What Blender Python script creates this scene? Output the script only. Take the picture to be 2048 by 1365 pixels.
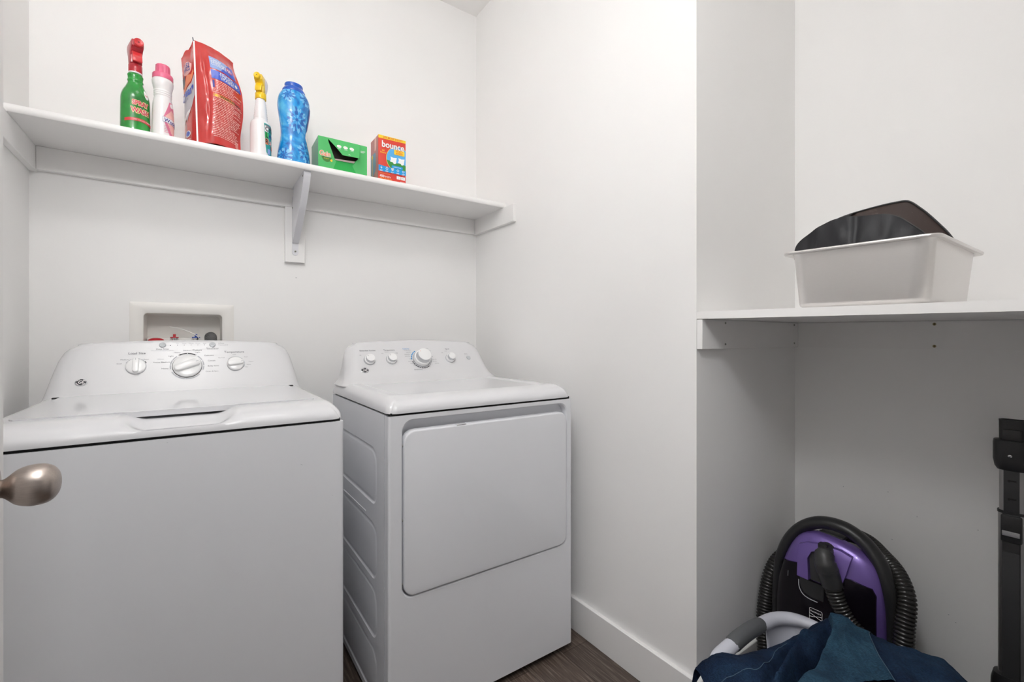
import bpy, bmesh, math, random
from math import sin, cos, pi, radians, sqrt, atan2, hypot
from mathutils import Vector, Matrix, noise

for o in list(bpy.data.objects):
    bpy.data.objects.remove(o)
S = bpy.context.scene
C = S.collection
random.seed(7)

# ------------------------------------------------------------------ camera
cam = bpy.data.cameras.new('camera')
cam.lens = 16.0
cam.sensor_width = 36.0
cam.shift_y = -7.0 / 2048
cam.clip_start = 0.02
co = bpy.data.objects.new('camera', cam)
co.location = (0, 0, 1.10)
co.rotation_euler = (pi / 2, 0, radians(-34.77))
C.objects.link(co)
S.camera = co

# ------------------------------------------------------------------ world, light, exposure
W = bpy.data.worlds.new('world')
S.world = W
W.use_nodes = True
W.node_tree.nodes['Background'].inputs[0].default_value = (0.9, 0.94, 1.0, 1)
W.node_tree.nodes['Background'].inputs[1].default_value = 0.3
S.view_settings.view_transform = 'Standard'
S.view_settings.look = 'None'
S.view_settings.gamma = 1.0
S.view_settings.use_curve_mapping = False
S.view_settings.exposure = 0.03
S.cycles.max_bounces = 14
S.cycles.diffuse_bounces = 8
S.cycles.glossy_bounces = 6
S.cycles.transparent_max_bounces = 12
S.cycles.use_denoising = True
ROOM_LAMP = 3.0      # strength of the lit diffuser of the room's ceiling light
NOOK_FILL = 14.0      # the same for an added ceiling fill inside the door, imitating bounced flash
DOOR_FILL = 82.0      # an added bar light over the doorway, filling the nook and appliance fronts
HALL_FILL = 28.0      # the same for the hall's ceiling light, added unseen as fill

# ------------------------------------------------------------------ room measures (metres)
XL, XR, YB, ZC = -0.427, 1.1785, 2.021, 2.744
YN, XN = 0.770, 1.7834          # nook: its left wall and its back wall
YF = 0.03                       # inner face of the door wall
DX0, DX1, DZ = -0.19, 0.56, 2.06  # doorway

# ------------------------------------------------------------------ materials
MATS = {}


def mat(name, col, rough=0.5, metal=0.0, coat=0.0, spec=0.5, noise_amt=0.0, noise_scale=40.0, bump=0.0, bump_scale=200.0,
        emit=None, aniso=0.0, stretch=None):
    if name in MATS:
        return MATS[name]
    m = bpy.data.materials.new(name)
    m.use_nodes = True
    nt = m.node_tree
    b = nt.nodes['Principled BSDF']
    b.inputs['Base Color'].default_value = (*col, 1)
    b.inputs['Roughness'].default_value = rough
    b.inputs['Metallic'].default_value = metal
    b.inputs['Coat Weight'].default_value = coat
    b.inputs['Coat Roughness'].default_value = 0.05
    b.inputs['Specular IOR Level'].default_value = spec
    b.inputs['Anisotropic'].default_value = aniso
    tc = nt.nodes.new('ShaderNodeTexCoord')
    mp = nt.nodes.new('ShaderNodeMapping')
    nt.links.new(tc.outputs['Object'], mp.inputs['Vector'])
    if stretch:
        mp.inputs['Scale'].default_value = stretch
    if noise_amt > 0:
        n = nt.nodes.new('ShaderNodeTexNoise')
        n.inputs['Scale'].default_value = noise_scale
        n.inputs['Detail'].default_value = 4
        nt.links.new(mp.outputs[0], n.inputs['Vector'])
        r = nt.nodes.new('ShaderNodeValToRGB')
        r.color_ramp.elements[0].position = 0.3
        r.color_ramp.elements[1].position = 0.7
        r.color_ramp.elements[0].color = (*[max(0, c * (1 - noise_amt)) for c in col], 1)
        r.color_ramp.elements[1].color = (*[min(1, c * (1 + noise_amt)) for c in col], 1)
        nt.links.new(n.outputs['Fac'], r.inputs[0])
        nt.links.new(r.outputs[0], b.inputs['Base Color'])
    if bump > 0:
        n2 = nt.nodes.new('ShaderNodeTexNoise')
        n2.inputs['Scale'].default_value = bump_scale
        n2.inputs['Detail'].default_value = 3
        nt.links.new(mp.outputs[0], n2.inputs['Vector'])
        bp = nt.nodes.new('ShaderNodeBump')
        bp.inputs['Strength'].default_value = bump
        bp.inputs['Distance'].default_value = 0.002
        nt.links.new(n2.outputs['Fac'], bp.inputs['Height'])
        nt.links.new(bp.outputs[0], b.inputs['Normal'])
    if emit:
        b.inputs['Emission Color'].default_value = (*emit[0], 1)
        b.inputs['Emission Strength'].default_value = emit[1]
    MATS[name] = m
    return m


WALL = mat('wall_paint', (0.88, 0.872, 0.862), 0.55, spec=0.3, noise_amt=0.006, noise_scale=3, bump=0.05, bump_scale=160)
CEIL = mat('ceiling_paint', (0.89, 0.88, 0.868), 0.8, spec=0.2, bump=0.06, bump_scale=90)
TRIM = mat('trim_paint', (0.86, 0.85, 0.84), 0.35, spec=0.4, noise_amt=0.006, noise_scale=8)
DOORW = mat('door_paint', (0.85, 0.84, 0.83), 0.4, spec=0.4, noise_amt=0.005, noise_scale=8)
ENAMEL = mat('white_enamel', (0.78, 0.787, 0.815), 0.30, spec=0.4, noise_amt=0.006, noise_scale=4)
PLASTIC = mat('white_gloss_plastic', (0.72, 0.72, 0.738), 0.13, spec=0.5, coat=0.3)
CONSOLE = mat('white_console', (0.71, 0.708, 0.718), 0.22, spec=0.45)
KNOB = mat('knob_white', (0.86, 0.86, 0.86), 0.2, spec=0.5)
SILVER = mat('knob_silver', (0.62, 0.63, 0.65), 0.35, metal=0.6)
LTGREY = mat('print_light_grey', (0.42, 0.43, 0.46), 0.5)
GREY = mat('print_grey', (0.16, 0.16, 0.18), 0.5)
DARK = mat('print_dark', (0.035, 0.035, 0.04), 0.5)
BUTTON = mat('button_grey', (0.50, 0.52, 0.54), 0.35)
GAP = mat('shade_and_part_black', (0.012, 0.012, 0.012), 0.8)  # black of slots and small parts, also the painted shade in cover gaps
BLUEP = mat('print_blue', (0.01, 0.27, 0.62), 0.5)
CHROME = mat('chrome', (0.75, 0.75, 0.76), 0.15, metal=1.0)
ZINC = mat('zinc_screw', (0.45, 0.44, 0.40), 0.35, metal=0.9)
BRASSY = mat('yellow_zinc_screw', (0.36, 0.30, 0.17), 0.35, metal=0.9)
NICKEL = mat('brushed_nickel', (0.46, 0.40, 0.36), 0.36, metal=1.0, noise_amt=0.06, noise_scale=60, stretch=(1, 8, 8))
STEEL = mat('brushed_steel', (0.74, 0.72, 0.705), 0.30, metal=1.0, noise_amt=0.012, noise_scale=120, stretch=(1, 1, 8))
BRACK = mat('bracket_paint', (0.70, 0.70, 0.735), 0.35, spec=0.4)
WHITEP = mat('white_print', (0.87, 0.86, 0.86), 0.4)
RED = mat('red_plastic', (0.44, 0.018, 0.03), 0.28, coat=0.2)
RED2 = mat('red_trigger_plastic', (0.62, 0.035, 0.04), 0.3, coat=0.2)
GREEN = mat('green_bottle', (0.012, 0.25, 0.03), 0.18, coat=0.5, noise_amt=0.35, noise_scale=14)
PINK = mat('pink_cap', (0.75, 0.15, 0.26), 0.3)
PINKP = mat('pink_print', (0.72, 0.20, 0.32), 0.35)
BOTW = mat('white_bottle', (0.84, 0.82, 0.82), 0.25, coat=0.2)
POUCH = mat('red_pouch_film', (0.52, 0.026, 0.022), 0.22, coat=0.5, noise_amt=0.12, noise_scale=12, bump=0.25, bump_scale=35)
ORANGE = mat('orange_print', (0.80, 0.24, 0.10), 0.35)
POUCHG = mat('grey_print', (0.52, 0.50, 0.53), 0.35)
NAVY = mat('navy_print', (0.03, 0.04, 0.28), 0.35)
BLUE2 = mat('blue_panel_print', (0.05, 0.10, 0.52), 0.3)
SKYB = mat('pale_blue_print', (0.28, 0.38, 0.68), 0.3)
TEALB = mat('teal_blue_print', (0.02, 0.30, 0.55), 0.35)
PALER = mat('pale_red_print', (0.86, 0.50, 0.46), 0.4)
WARN = mat('warning_orange_print', (0.62, 0.22, 0.05), 0.35)
YELLOW = mat('yellow_plastic', (0.86, 0.56, 0.008), 0.3, coat=0.2)
YELLOWP = mat('yellow_print', (0.90, 0.62, 0.03), 0.4)
CLEARP = mat('clear_plastic_back', (0.72, 0.70, 0.72), 0.2)
TEAL = mat('teal_print', (0.02, 0.33, 0.30), 0.35)
LGREEN = mat('bright_green_print', (0.03, 0.42, 0.10), 0.35)
BLACKP = mat('black_print', (0.012, 0.012, 0.014), 0.4)
CAPB = mat('blue_cap', (0.010, 0.09, 0.48), 0.25, coat=0.3)
PET1 = mat('petal_sky', (0.03, 0.32, 0.72), 0.3, coat=0.3)
PET2 = mat('petal_pale', (0.16, 0.50, 0.82), 0.3, coat=0.3)
PET3 = mat('petal_deep', (0.008, 0.12, 0.46), 0.3, coat=0.3)
BOXG = mat('green_carton', (0.07, 0.46, 0.125), 0.4, noise_amt=0.08, noise_scale=9)
BOXG2 = mat('green_carton_side', (0.20, 0.40, 0.24), 0.45)
BOXG3 = mat('green_carton_deep', (0.005, 0.36, 0.055), 0.4)
CARD = mat('grey_card', (0.44, 0.36, 0.34), 0.8)
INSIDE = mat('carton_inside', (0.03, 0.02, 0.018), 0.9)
DKGREEN = mat('dark_green_print', (0.05, 0.20, 0.03), 0.4)
BOXR = mat('red_carton', (0.68, 0.05, 0.03), 0.38)
BOXR2 = mat('red_carton_side', (0.55, 0.20, 0.19), 0.42)
BOXB2 = mat('blue_carton_side', (0.17, 0.33, 0.50), 0.42)
TAN = mat('tan_print', (0.52, 0.42, 0.28), 0.45)
CYAN = mat('cyan_print', (0.005, 0.32, 0.72), 0.38)
SKYP = mat('sky_print', (0.10, 0.42, 0.80), 0.38)
GRASSP = mat('grass_print', (0.04, 0.28, 0.05), 0.4)
ORANGEP = mat('orange_lettering', (0.90, 0.34, 0.02), 0.4)
OBOX = mat('outlet_plastic', (0.85, 0.83, 0.795), 0.4)
HOSEG = mat('hose_grey', (0.10, 0.10, 0.10), 0.45)
VALVER = mat('valve_red', (0.50, 0.02, 0.03), 0.35)
VALVEB = mat('valve_blue', (0.015, 0.07, 0.42), 0.35)
TIE = mat('tie_white', (0.85, 0.83, 0.80), 0.4)
BLACK = mat('black_plastic', (0.018, 0.018, 0.019), 0.38, bump=0.05, bump_scale=400)
BLACK2 = mat('charcoal_plastic', (0.035, 0.035, 0.036), 0.42)
HOSEB = mat('hose_black', (0.022, 0.021, 0.02), 0.25)
SMOKE = mat('smoked_black', (0.006, 0.004, 0.007), 0.22, spec=0.25)
PURPLE = mat('purple_metallic', (0.17, 0.105, 0.37), 0.30, metal=0.35, coat=0.3)
ALU = mat('aluminium', (0.42, 0.41, 0.41), 0.35, metal=0.9)
BASKET = mat('basket_white', (0.66, 0.67, 0.74), 0.45, noise_amt=0.01, noise_scale=10)
GRIP = mat('grip_grey', (0.11, 0.115, 0.12), 0.55)
NYLON = mat('black_nylon', (0.015, 0.015, 0.018), 0.48, spec=0.35, bump=0.25, bump_scale=25)
LAMPG = mat('lamp_diffuser', (0.9, 0.9, 0.9), 0.5, emit=((1.0, 0.997, 0.992), ROOM_LAMP))
FILLN = mat('nook_fill_diffuser', (0.9, 0.9, 0.9), 0.5, emit=((1.0, 0.997, 0.992), NOOK_FILL))
FILLD = mat('door_fill_diffuser', (0.9, 0.9, 0.9), 0.5, emit=((0.99, 0.995, 1.0), DOOR_FILL))
FILLH = mat('hall_fill_diffuser', (0.9, 0.9, 0.9), 0.5, emit=((0.96, 0.975, 1.0), HALL_FILL))
STITCH = mat('seam_thread', (0.07, 0.125, 0.18), 0.8)


def wrap_mat():
    m = bpy.data.materials.new('blue_floral_wrap')
    m.use_nodes = True
    nt = m.node_tree
    b = nt.nodes['Principled BSDF']
    tc = nt.nodes.new('ShaderNodeTexCoord')
    n = nt.nodes.new('ShaderNodeTexNoise')
    n.inputs['Scale'].default_value = 22
    n.inputs['Detail'].default_value = 6
    n.inputs['Distortion'].default_value = 1.2
    r = nt.nodes.new('ShaderNodeValToRGB')
    e = r.color_ramp.elements
    e[0].position = 0.32
    e[0].color = (0.004, 0.085, 0.40, 1)
    e[1].position = 0.72
    e[1].color = (0.10, 0.50, 0.80, 1)
    k = r.color_ramp.elements.new(0.5)
    k.color = (0.006, 0.28, 0.70, 1)
    nt.links.new(tc.outputs['Object'], n.inputs['Vector'])
    nt.links.new(n.outputs['Fac'], r.inputs[0])
    nt.links.new(r.outputs[0], b.inputs['Base Color'])
    b.inputs['Roughness'].default_value = 0.2
    b.inputs['Coat Weight'].default_value = 0.5
    return m


WRAP = wrap_mat()


def floor_mat():
    m = bpy.data.materials.new('dark_wood_plank')
    m.use_nodes = True
    nt = m.node_tree
    L = nt.links.new
    b = nt.nodes['Principled BSDF']
    tc = nt.nodes.new('ShaderNodeTexCoord')
    mp = nt.nodes.new('ShaderNodeMapping')
    mp.inputs['Rotation'].default_value = (0, 0, pi / 2)
    L(tc.outputs['Object'], mp.inputs[0])
    br = nt.nodes.new('ShaderNodeTexBrick')
    br.inputs['Color1'].default_value = (0.80, 0.80, 0.80, 1)
    br.inputs['Color2'].default_value = (1.15, 1.12, 1.1, 1)
    br.inputs['Mortar'].default_value = (0.30, 0.28, 0.27, 1)
    br.inputs['Scale'].default_value = 1.0
    br.inputs['Brick Width'].default_value = 1.2
    br.inputs['Row Height'].default_value = 0.15
    br.inputs['Mortar Size'].default_value = 0.0012
    L(mp.outputs[0], br.inputs['Vector'])
    mp2 = nt.nodes.new('ShaderNodeMapping')
    mp2.inputs['Scale'].default_value = (95, 4.5, 1)
    L(tc.outputs['Object'], mp2.inputs[0])
    n = nt.nodes.new('ShaderNodeTexNoise')
    n.inputs['Scale'].default_value = 1.6
    n.inputs['Detail'].default_value = 8
    n.inputs['Roughness'].default_value = 0.68
    L(mp2.outputs[0], n.inputs['Vector'])
    r = nt.nodes.new('ShaderNodeValToRGB')
    e = r.color_ramp.elements
    e[0].position = 0.30
    e[0].color = (0.040, 0.028, 0.022, 1)
    e[1].position = 0.75
    e[1].color = (0.34, 0.285, 0.25, 1)
    k = e.new(0.52)
    k.color = (0.110, 0.080, 0.064, 1)
    L(n.outputs['Fac'], r.inputs[0])
    mx = nt.nodes.new('ShaderNodeMix')
    mx.data_type = 'RGBA'
    mx.blend_type = 'MULTIPLY'
    mx.inputs[0].default_value = 1.0
    L(r.outputs[0], mx.inputs[6])
    L(br.outputs['Color'], mx.inputs[7])
    L(mx.outputs[2], b.inputs['Base Color'])
    bp = nt.nodes.new('ShaderNodeBump')
    bp.inputs['Strength'].default_value = 0.25
    bp.inputs['Distance'].default_value = 0.001
    L(n.outputs['Fac'], bp.inputs['Height'])
    L(bp.outputs[0], b.inputs['Normal'])
    b.inputs['Roughness'].default_value = 0.42
    return m


FLOOR = floor_mat()


def denim_mat(name, dark, mid, light):
    m = bpy.data.materials.new(name)
    m.use_nodes = True
    nt = m.node_tree
    L = nt.links.new
    b = nt.nodes['Principled BSDF']
    tc = nt.nodes.new('ShaderNodeTexCoord')
    n = nt.nodes.new('ShaderNodeTexNoise')
    n.inputs['Scale'].default_value = 9
    n.inputs['Detail'].default_value = 5
    L(tc.outputs['Object'], n.inputs['Vector'])
    r = nt.nodes.new('ShaderNodeValToRGB')
    e = r.color_ramp.elements
    e[0].position = 0.30
    e[0].color = (*dark, 1)
    e[1].position = 0.72
    e[1].color = (*light, 1)
    k = e.new(0.5)
    k.color = (*mid, 1)
    L(n.outputs['Fac'], r.inputs[0])
    mp = nt.nodes.new('ShaderNodeMapping')
    mp.inputs['Scale'].default_value = (1100, 240, 240)
    mp.inputs['Rotation'].default_value = (0, 0, 0.6)
    L(tc.outputs['Object'], mp.inputs[0])
    w = nt.nodes.new('ShaderNodeTexNoise')
    w.inputs['Scale'].default_value = 1.0
    w.inputs['Detail'].default_value = 3
    L(mp.outputs[0], w.inputs['Vector'])
    r2 = nt.nodes.new('ShaderNodeValToRGB')
    r2.color_ramp.elements[0].position = 0.35
    r2.color_ramp.elements[0].color = (0.55, 0.55, 0.55, 1)
    r2.color_ramp.elements[1].position = 0.70
    r2.color_ramp.elements[1].color = (1.5, 1.5, 1.5, 1)
    L(w.outputs['Fac'], r2.inputs[0])
    mx = nt.nodes.new('ShaderNodeMix')
    mx.data_type = 'RGBA'
    mx.blend_type = 'MULTIPLY'
    mx.inputs[0].default_value = 1
    L(r.outputs[0], mx.inputs[6])
    L(r2.outputs[0], mx.inputs[7])
    L(mx.outputs[2], b.inputs['Base Color'])
    bp = nt.nodes.new('ShaderNodeBump')
    bp.inputs['Strength'].default_value = 0.5
    bp.inputs['Distance'].default_value = 0.001
    L(w.outputs['Fac'], bp.inputs['Height'])
    L(bp.outputs[0], b.inputs['Normal'])
    b.inputs['Roughness'].default_value = 0.9
    b.inputs['Specular IOR Level'].default_value = 0.15
    return m


DENIM = denim_mat('denim', (0.0052, 0.012, 0.030), (0.009, 0.021, 0.050), (0.017, 0.043, 0.085))
DENIM2 = denim_mat('denim_faded', (0.014, 0.035, 0.066), (0.026, 0.068, 0.112), (0.042, 0.108, 0.162))


def net_mat(name, col, scale, fill):
    m = bpy.data.materials.new(name)
    m.use_nodes = True
    nt = m.node_tree
    L = nt.links.new
    b = nt.nodes['Principled BSDF']
    b.inputs['Base Color'].default_value = (*col, 1)
    b.inputs['Roughness'].default_value = 0.6
    tc = nt.nodes.new('ShaderNodeTexCoord')
    v = nt.nodes.new('ShaderNodeTexVoronoi')
    v.inputs['Scale'].default_value = scale
    v.inputs['Randomness'].default_value = 0.25
    L(tc.outputs['Object'], v.inputs['Vector'])
    mt = nt.nodes.new('ShaderNodeMath')
    mt.operation = 'GREATER_THAN'
    mt.inputs[1].default_value = fill
    L(v.outputs['Distance'], mt.inputs[0])
    L(mt.outputs[0], b.inputs['Alpha'])
    return m


NET = net_mat('black_netting', (0.016, 0.015, 0.015), 420, 0.20)
NETB = net_mat('brown_netting', (0.034, 0.019, 0.015), 420, 0.12)


# ------------------------------------------------------------------ mesh helpers
def fr(o, x, y):
    x = Vector(x).normalized()
    z = x.cross(Vector(y)).normalized()
    y = z.cross(x)
    m = Matrix((x, y, z)).transposed().to_4x4()
    m.translation = Vector(o)
    return m


class M:
    def __init__(s):
        s.v, s.f, s.m = [], [], []

    def add(s, vs, fs, mt, T=None):
        o = len(s.v)
        for p in vs:
            p = Vector(p)
            s.v.append(T @ p if T else p)
        for f in fs:
            s.f.append([i + o for i in f])
            s.m.append(mt)

    def bm(s, bm, mt, T=None):
        bm.verts.ensure_lookup_table()
        bm.verts.index_update()
        s.add([v.co.copy() for v in bm.verts], [[v.index for v in f.verts] for f in bm.faces], mt, T)
        bm.free()

    def build(s, name, parent=None, loc=None, sharp=38, fix=True, **props):
        me = bpy.data.meshes.new(name)
        mats = []
        for m in s.m:
            if m not in mats:
                mats.append(m)
        me.from_pydata(s.v, [], s.f)
        for m in mats:
            me.materials.append(m)
        for p, m in zip(me.polygons, s.m):
            p.material_index = mats.index(m)
        if fix:
            b = bmesh.new()
            b.from_mesh(me)
            bmesh.ops.recalc_face_normals(b, faces=b.faces)
            b.to_mesh(me)
            b.free()
        me.polygons.foreach_set('use_smooth', [True] * len(me.polygons))
        me.set_sharp_from_angle(angle=radians(sharp))
        o = bpy.data.objects.new(name, me)
        C.objects.link(o)
        if parent:
            o.parent = parent
        if loc:
            o.location = loc
        for k, v in props.items():
            o[k] = v
        return o


def thing(name, label, cat, loc=(0, 0, 0), rz=0, group=None):
    o = bpy.data.objects.new(name, None)
    o.empty_display_size = 0.05
    C.objects.link(o)
    o.location = loc
    o.rotation_euler = (0, 0, rz)
    o['label'] = label
    o['category'] = cat
    if group:
        o['group'] = group
    return o


def tag(o, label, cat, group=None):
    o['label'] = label
    o['category'] = cat
    if group:
        o['group'] = group
    return o


def box(Mm, x0, x1, y0, y1, z0, z1, mt, bev=0.0, seg=2, T=None):
    b = bmesh.new()
    bmesh.ops.create_cube(b, size=1)
    for v in b.verts:
        v.co = Vector(((x0 + x1) / 2 + v.co.x * (x1 - x0), (y0 + y1) / 2 + v.co.y * (y1 - y0), (z0 + z1) / 2 + v.co.z * (z1 - z0)))
    if bev > 0:
        bmesh.ops.bevel(b, geom=list(b.edges), offset=bev, segments=seg, affect='EDGES', profile=0.5)
    Mm.bm(b, mt, T)


def cr(pts, n=6, closed=False):
    """Catmull-Rom through points of any dimension."""
    out = []
    N = len(pts)
    rng = N if closed else N - 1
    for i in range(rng):
        p1, p2 = pts[i], pts[(i + 1) % N]
        p0 = pts[i - 1] if (closed or i > 0) else p1
        p3 = pts[(i + 2) % N] if (closed or i + 2 < N) else p2
        for j in range(n):
            t = j / n
            out.append(tuple(0.5 * ((2 * b) + (-a + c) * t + (2 * a - 5 * b + 4 * c - d) * t * t + (-a + 3 * b - 3 * c + d) * t ** 3)
                             for a, b, c, d in zip(p0, p1, p2, p3)))
    if not closed:
        out.append(tuple(pts[-1]))
    return out


def lathe(Mm, prof, mt, n=40, sx=1.0, sy=1.0, T=None, cap=True):
    vs, fs = [], []
    for r, z in prof:
        for k in range(n):
            a = 2 * pi * k / n
            vs.append((r * sx * cos(a), r * sy * sin(a), z))
    for i in range(len(prof) - 1):
        for k in range(n):
            fs.append((i * n + k, i * n + (k + 1) % n, (i + 1) * n + (k + 1) % n, (i + 1) * n + k))
    if cap:
        if prof[0][0] > 1e-5:
            fs.append(list(range(n))[::-1])
        if prof[-1][0] > 1e-5:
            fs.append(list(range((len(prof) - 1) * n, len(prof) * n)))
    Mm.add(vs, fs, mt, T)


def tube(Mm, pts, r, mt, n=12, cap=True, T=None, flat=1.0, up=None):
    P = [Vector(p) for p in pts]
    N = len(P)
    R = r if callable(r) else (lambda i: r[i] if isinstance(r, (list, tuple)) else r)
    vs, fs = [], []
    nrm = None
    for i, p in enumerate(P):
        t = (P[min(i + 1, N - 1)] - P[max(i - 1, 0)]).normalized()
        if nrm is None:
            a = Vector(up) if up else (Vector((0, 0, 1)) if abs(t.z) < 0.9 else Vector((1, 0, 0)))
            nrm = (a - t * a.dot(t)).normalized()
        else:
            nrm = (nrm - t * nrm.dot(t)).normalized()
        b = t.cross(nrm)
        for k in range(n):
            an = 2 * pi * k / n
            vs.append(p + nrm * cos(an) * R(i) + b * sin(an) * R(i) * flat)
    for i in range(N - 1):
        for k in range(n):
            fs.append((i * n + k, i * n + (k + 1) % n, (i + 1) * n + (k + 1) % n, (i + 1) * n + k))
    if cap:
        fs.append(list(range(n))[::-1])
        fs.append(list(range((N - 1) * n, N * n)))
    Mm.add(vs, fs, mt, T)


def ribbed(Mm, pts, r, amp, pitch, mt, n=14):
    """corrugated hose along a path"""
    P = [Vector(p) for p in cr([tuple(p) for p in pts], 24)]
    L = [0.0]
    for a, b in zip(P, P[1:]):
        L.append(L[-1] + (b - a).length)
    tot = L[-1]
    m = int(tot / pitch * 4)
    out, rad = [], []
    j = 0
    for i in range(m + 1):
        d = tot * i / m
        while j < len(L) - 2 and L[j + 1] < d:
            j += 1
        t = (d - L[j]) / max(1e-9, L[j + 1] - L[j])
        out.append(P[j].lerp(P[j + 1], t))
        rad.append(r + amp * (1, 0.6, -1.0, 0.6)[i % 4])
    tube(Mm, out, rad, mt, n=n)


def grid(Mm, fn, nu, nv, mt, closeu=False, T=None, u0=0.0, u1=1.0, v0=0.0, v1=1.0):
    vs, fs = [], []
    cu = nu if closeu else nu + 1
    for j in range(nv + 1):
        for i in range(cu):
            vs.append(fn(u0 + (u1 - u0) * i / nu, v0 + (v1 - v0) * j / nv))
    for j in range(nv):
        for i in range(nu):
            a, b = i, (i + 1) % cu
            fs.append((j * cu + a, j * cu + b, (j + 1) * cu + b, (j + 1) * cu + a))
    Mm.add(vs, fs, mt, T)


def rrect(w, h, r, n=6, cx=0.0, cy=0.0):
    out = []
    for (sx, sy, a0) in ((1, 1, 0), (-1, 1, pi / 2), (-1, -1, pi), (1, -1, 1.5 * pi)):
        for k in range(n + 1):
            a = a0 + pi / 2 * k / n
            out.append((cx + sx * (w / 2 - r) + r * cos(a), cy + sy * (h / 2 - r) + r * sin(a)))
    return out


def rslab(Mm, w, h, r, z0, z1, mt, bev=0.0, cx=0, cy=0, T=None, n=6, bottom=True, seg=3):
    """rounded slab with a rounded top edge"""
    rings = [(0, z0)]
    if bev > 0:
        for k in range(seg + 1):
            a = pi / 2 * k / seg
            rings.append((bev * (1 - cos(a)), z1 - bev + bev * sin(a)))
    else:
        rings.append((0, z1))
    vs, fs = [], []
    for ins, z in rings:
        for p in rrect(w - 2 * ins, h - 2 * ins, max(r - ins, 0.0004), n, cx, cy):
            vs.append((p[0], p[1], z))
    N = 4 * (n + 1)
    for i in range(len(rings) - 1):
        for k in range(N):
            fs.append((i * N + k, i * N + (k + 1) % N, (i + 1) * N + (k + 1) % N, (i + 1) * N + k))
    fs.append(list(range((len(rings) - 1) * N, len(rings) * N)))
    if bottom:
        fs.append(list(range(N))[::-1])
    Mm.add(vs, fs, mt, T)


def loops(Mm, rings, mt, T=None, cap0=False, cap1=False):
    """bridge closed rings of equal length"""
    N = len(rings[0])
    vs = [p for r in rings for p in r]
    fs = []
    for i in range(len(rings) - 1):
        for k in range(N):
            fs.append((i * N + k, i * N + (k + 1) % N, (i + 1) * N + (k + 1) % N, (i + 1) * N + k))
    if cap0:
        fs.append(list(range(N))[::-1])
    if cap1:
        fs.append(list(range((len(rings) - 1) * N, len(rings) * N)))
    Mm.add(vs, fs, mt, T)


def plate_hole(Mm, x0, x1, y0, y1, hole, mt, T=None, z=0.0):
    """flat rectangle with a hole given as a CCW ring; outer ring matched by ray direction from the hole's centre"""
    cx = sum(p[0] for p in hole) / len(hole)
    cy = sum(p[1] for p in hole) / len(hole)
    out = []
    for p in hole:
        dx, dy = p[0] - cx, p[1] - cy
        ts = []
        if dx > 1e-9: ts.append((x1 - cx) / dx)
        if dx < -1e-9: ts.append((x0 - cx) / dx)
        if dy > 1e-9: ts.append((y1 - cy) / dy)
        if dy < -1e-9: ts.append((y0 - cy) / dy)
        t = min(ts)
        out.append([cx + dx * t, cy + dy * t])
    for (qx, qy) in ((x0, y0), (x0, y1), (x1, y0), (x1, y1)):     # snap the nearest outer point onto each corner
        k = min(range(len(out)), key=lambda i: (out[i][0] - qx) ** 2 + (out[i][1] - qy) ** 2)
        out[k] = [qx, qy]
    loops(Mm, [[(p[0], p[1], z) for p in out], [(p[0], p[1], z) for p in hole]], mt, T)


def mapbm(Mm, b, fn, mt, maxlen=None, T=None):
    if maxlen:
        for _ in range(5):
            es = [e for e in b.edges if e.calc_length() > maxlen]
            if not es:
                break
            bmesh.ops.subdivide_edges(b, edges=es, cuts=1)
            bmesh.ops.triangulate(b, faces=[f for f in b.faces if len(f.verts) > 3])
    for v in b.verts:
        v.co = Vector(fn(v.co.x, v.co.y))
    Mm.bm(b, mt, T)


def decal(Mm, poly, fn, mt, maxlen=0.01, T=None):
    b = bmesh.new()
    f = b.faces.new([b.verts.new((p[0], p[1], 0)) for p in poly])
    bmesh.ops.triangulate(b, faces=[f])
    mapbm(Mm, b, fn, mt, maxlen, T)


def ell(cx, cy, rx, ry, n=24, a0=0, a1=2 * pi):
    return [(cx + rx * cos(a0 + (a1 - a0) * k / n), cy + ry * sin(a0 + (a1 - a0) * k / n)) for k in range(n)]


def rect(x0, x1, y0, y1):
    return [(x0, y0), (x1, y0), (x1, y1), (x0, y1)]


def text(Mm, s, x, y, size, fn, mt, align='CENTER', bold=0.0, xs=1.0, rot=0.0, shear=0.0, maxlen=None, T=None):
    c = bpy.data.curves.new('t', 'FONT')
    c.body = s
    c.size = size
    c.align_x = align
    c.align_y = 'CENTER'
    c.offset = bold * size
    c.shear = shear
    c.resolution_u = 4
    o = bpy.data.objects.new('t', c)
    me = o.to_mesh()
    b = bmesh.new()
    b.from_mesh(me)
    o.to_mesh_clear()
    bpy.data.objects.remove(o)
    bpy.data.curves.remove(c)
    ca, sa = cos(rot), sin(rot)
    for v in b.verts:
        px, py = v.co.x * xs, v.co.y
        v.co = Vector((x + px * ca - py * sa, y + px * sa + py * ca, 0))
    mapbm(Mm, b, fn, mt, maxlen, T)


def arcband(Mm, cx, cy, r0, r1, a0, a1, fn, mt, n=16):
    p = [(cx + r1 * cos(a0 + (a1 - a0) * k / n), cy + r1 * sin(a0 + (a1 - a0) * k / n)) for k in range(n + 1)]
    q = [(cx + r0 * cos(a0 + (a1 - a0) * k / n), cy + r0 * sin(a0 + (a1 - a0) * k / n)) for k in range(n + 1)]
    vs = [fn(*a) for a in p] + [fn(*a) for a in q]
    Mm.add(vs, [(k, k + 1, n + 2 + k, n + 1 + k) for k in range(n)], mt)


def planar(T, off=0.0004):
    return lambda x, y: T @ Vector((x, y, off))


def structure(Mm, name, **k):
    return Mm.build(name, kind='structure', **k)


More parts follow.
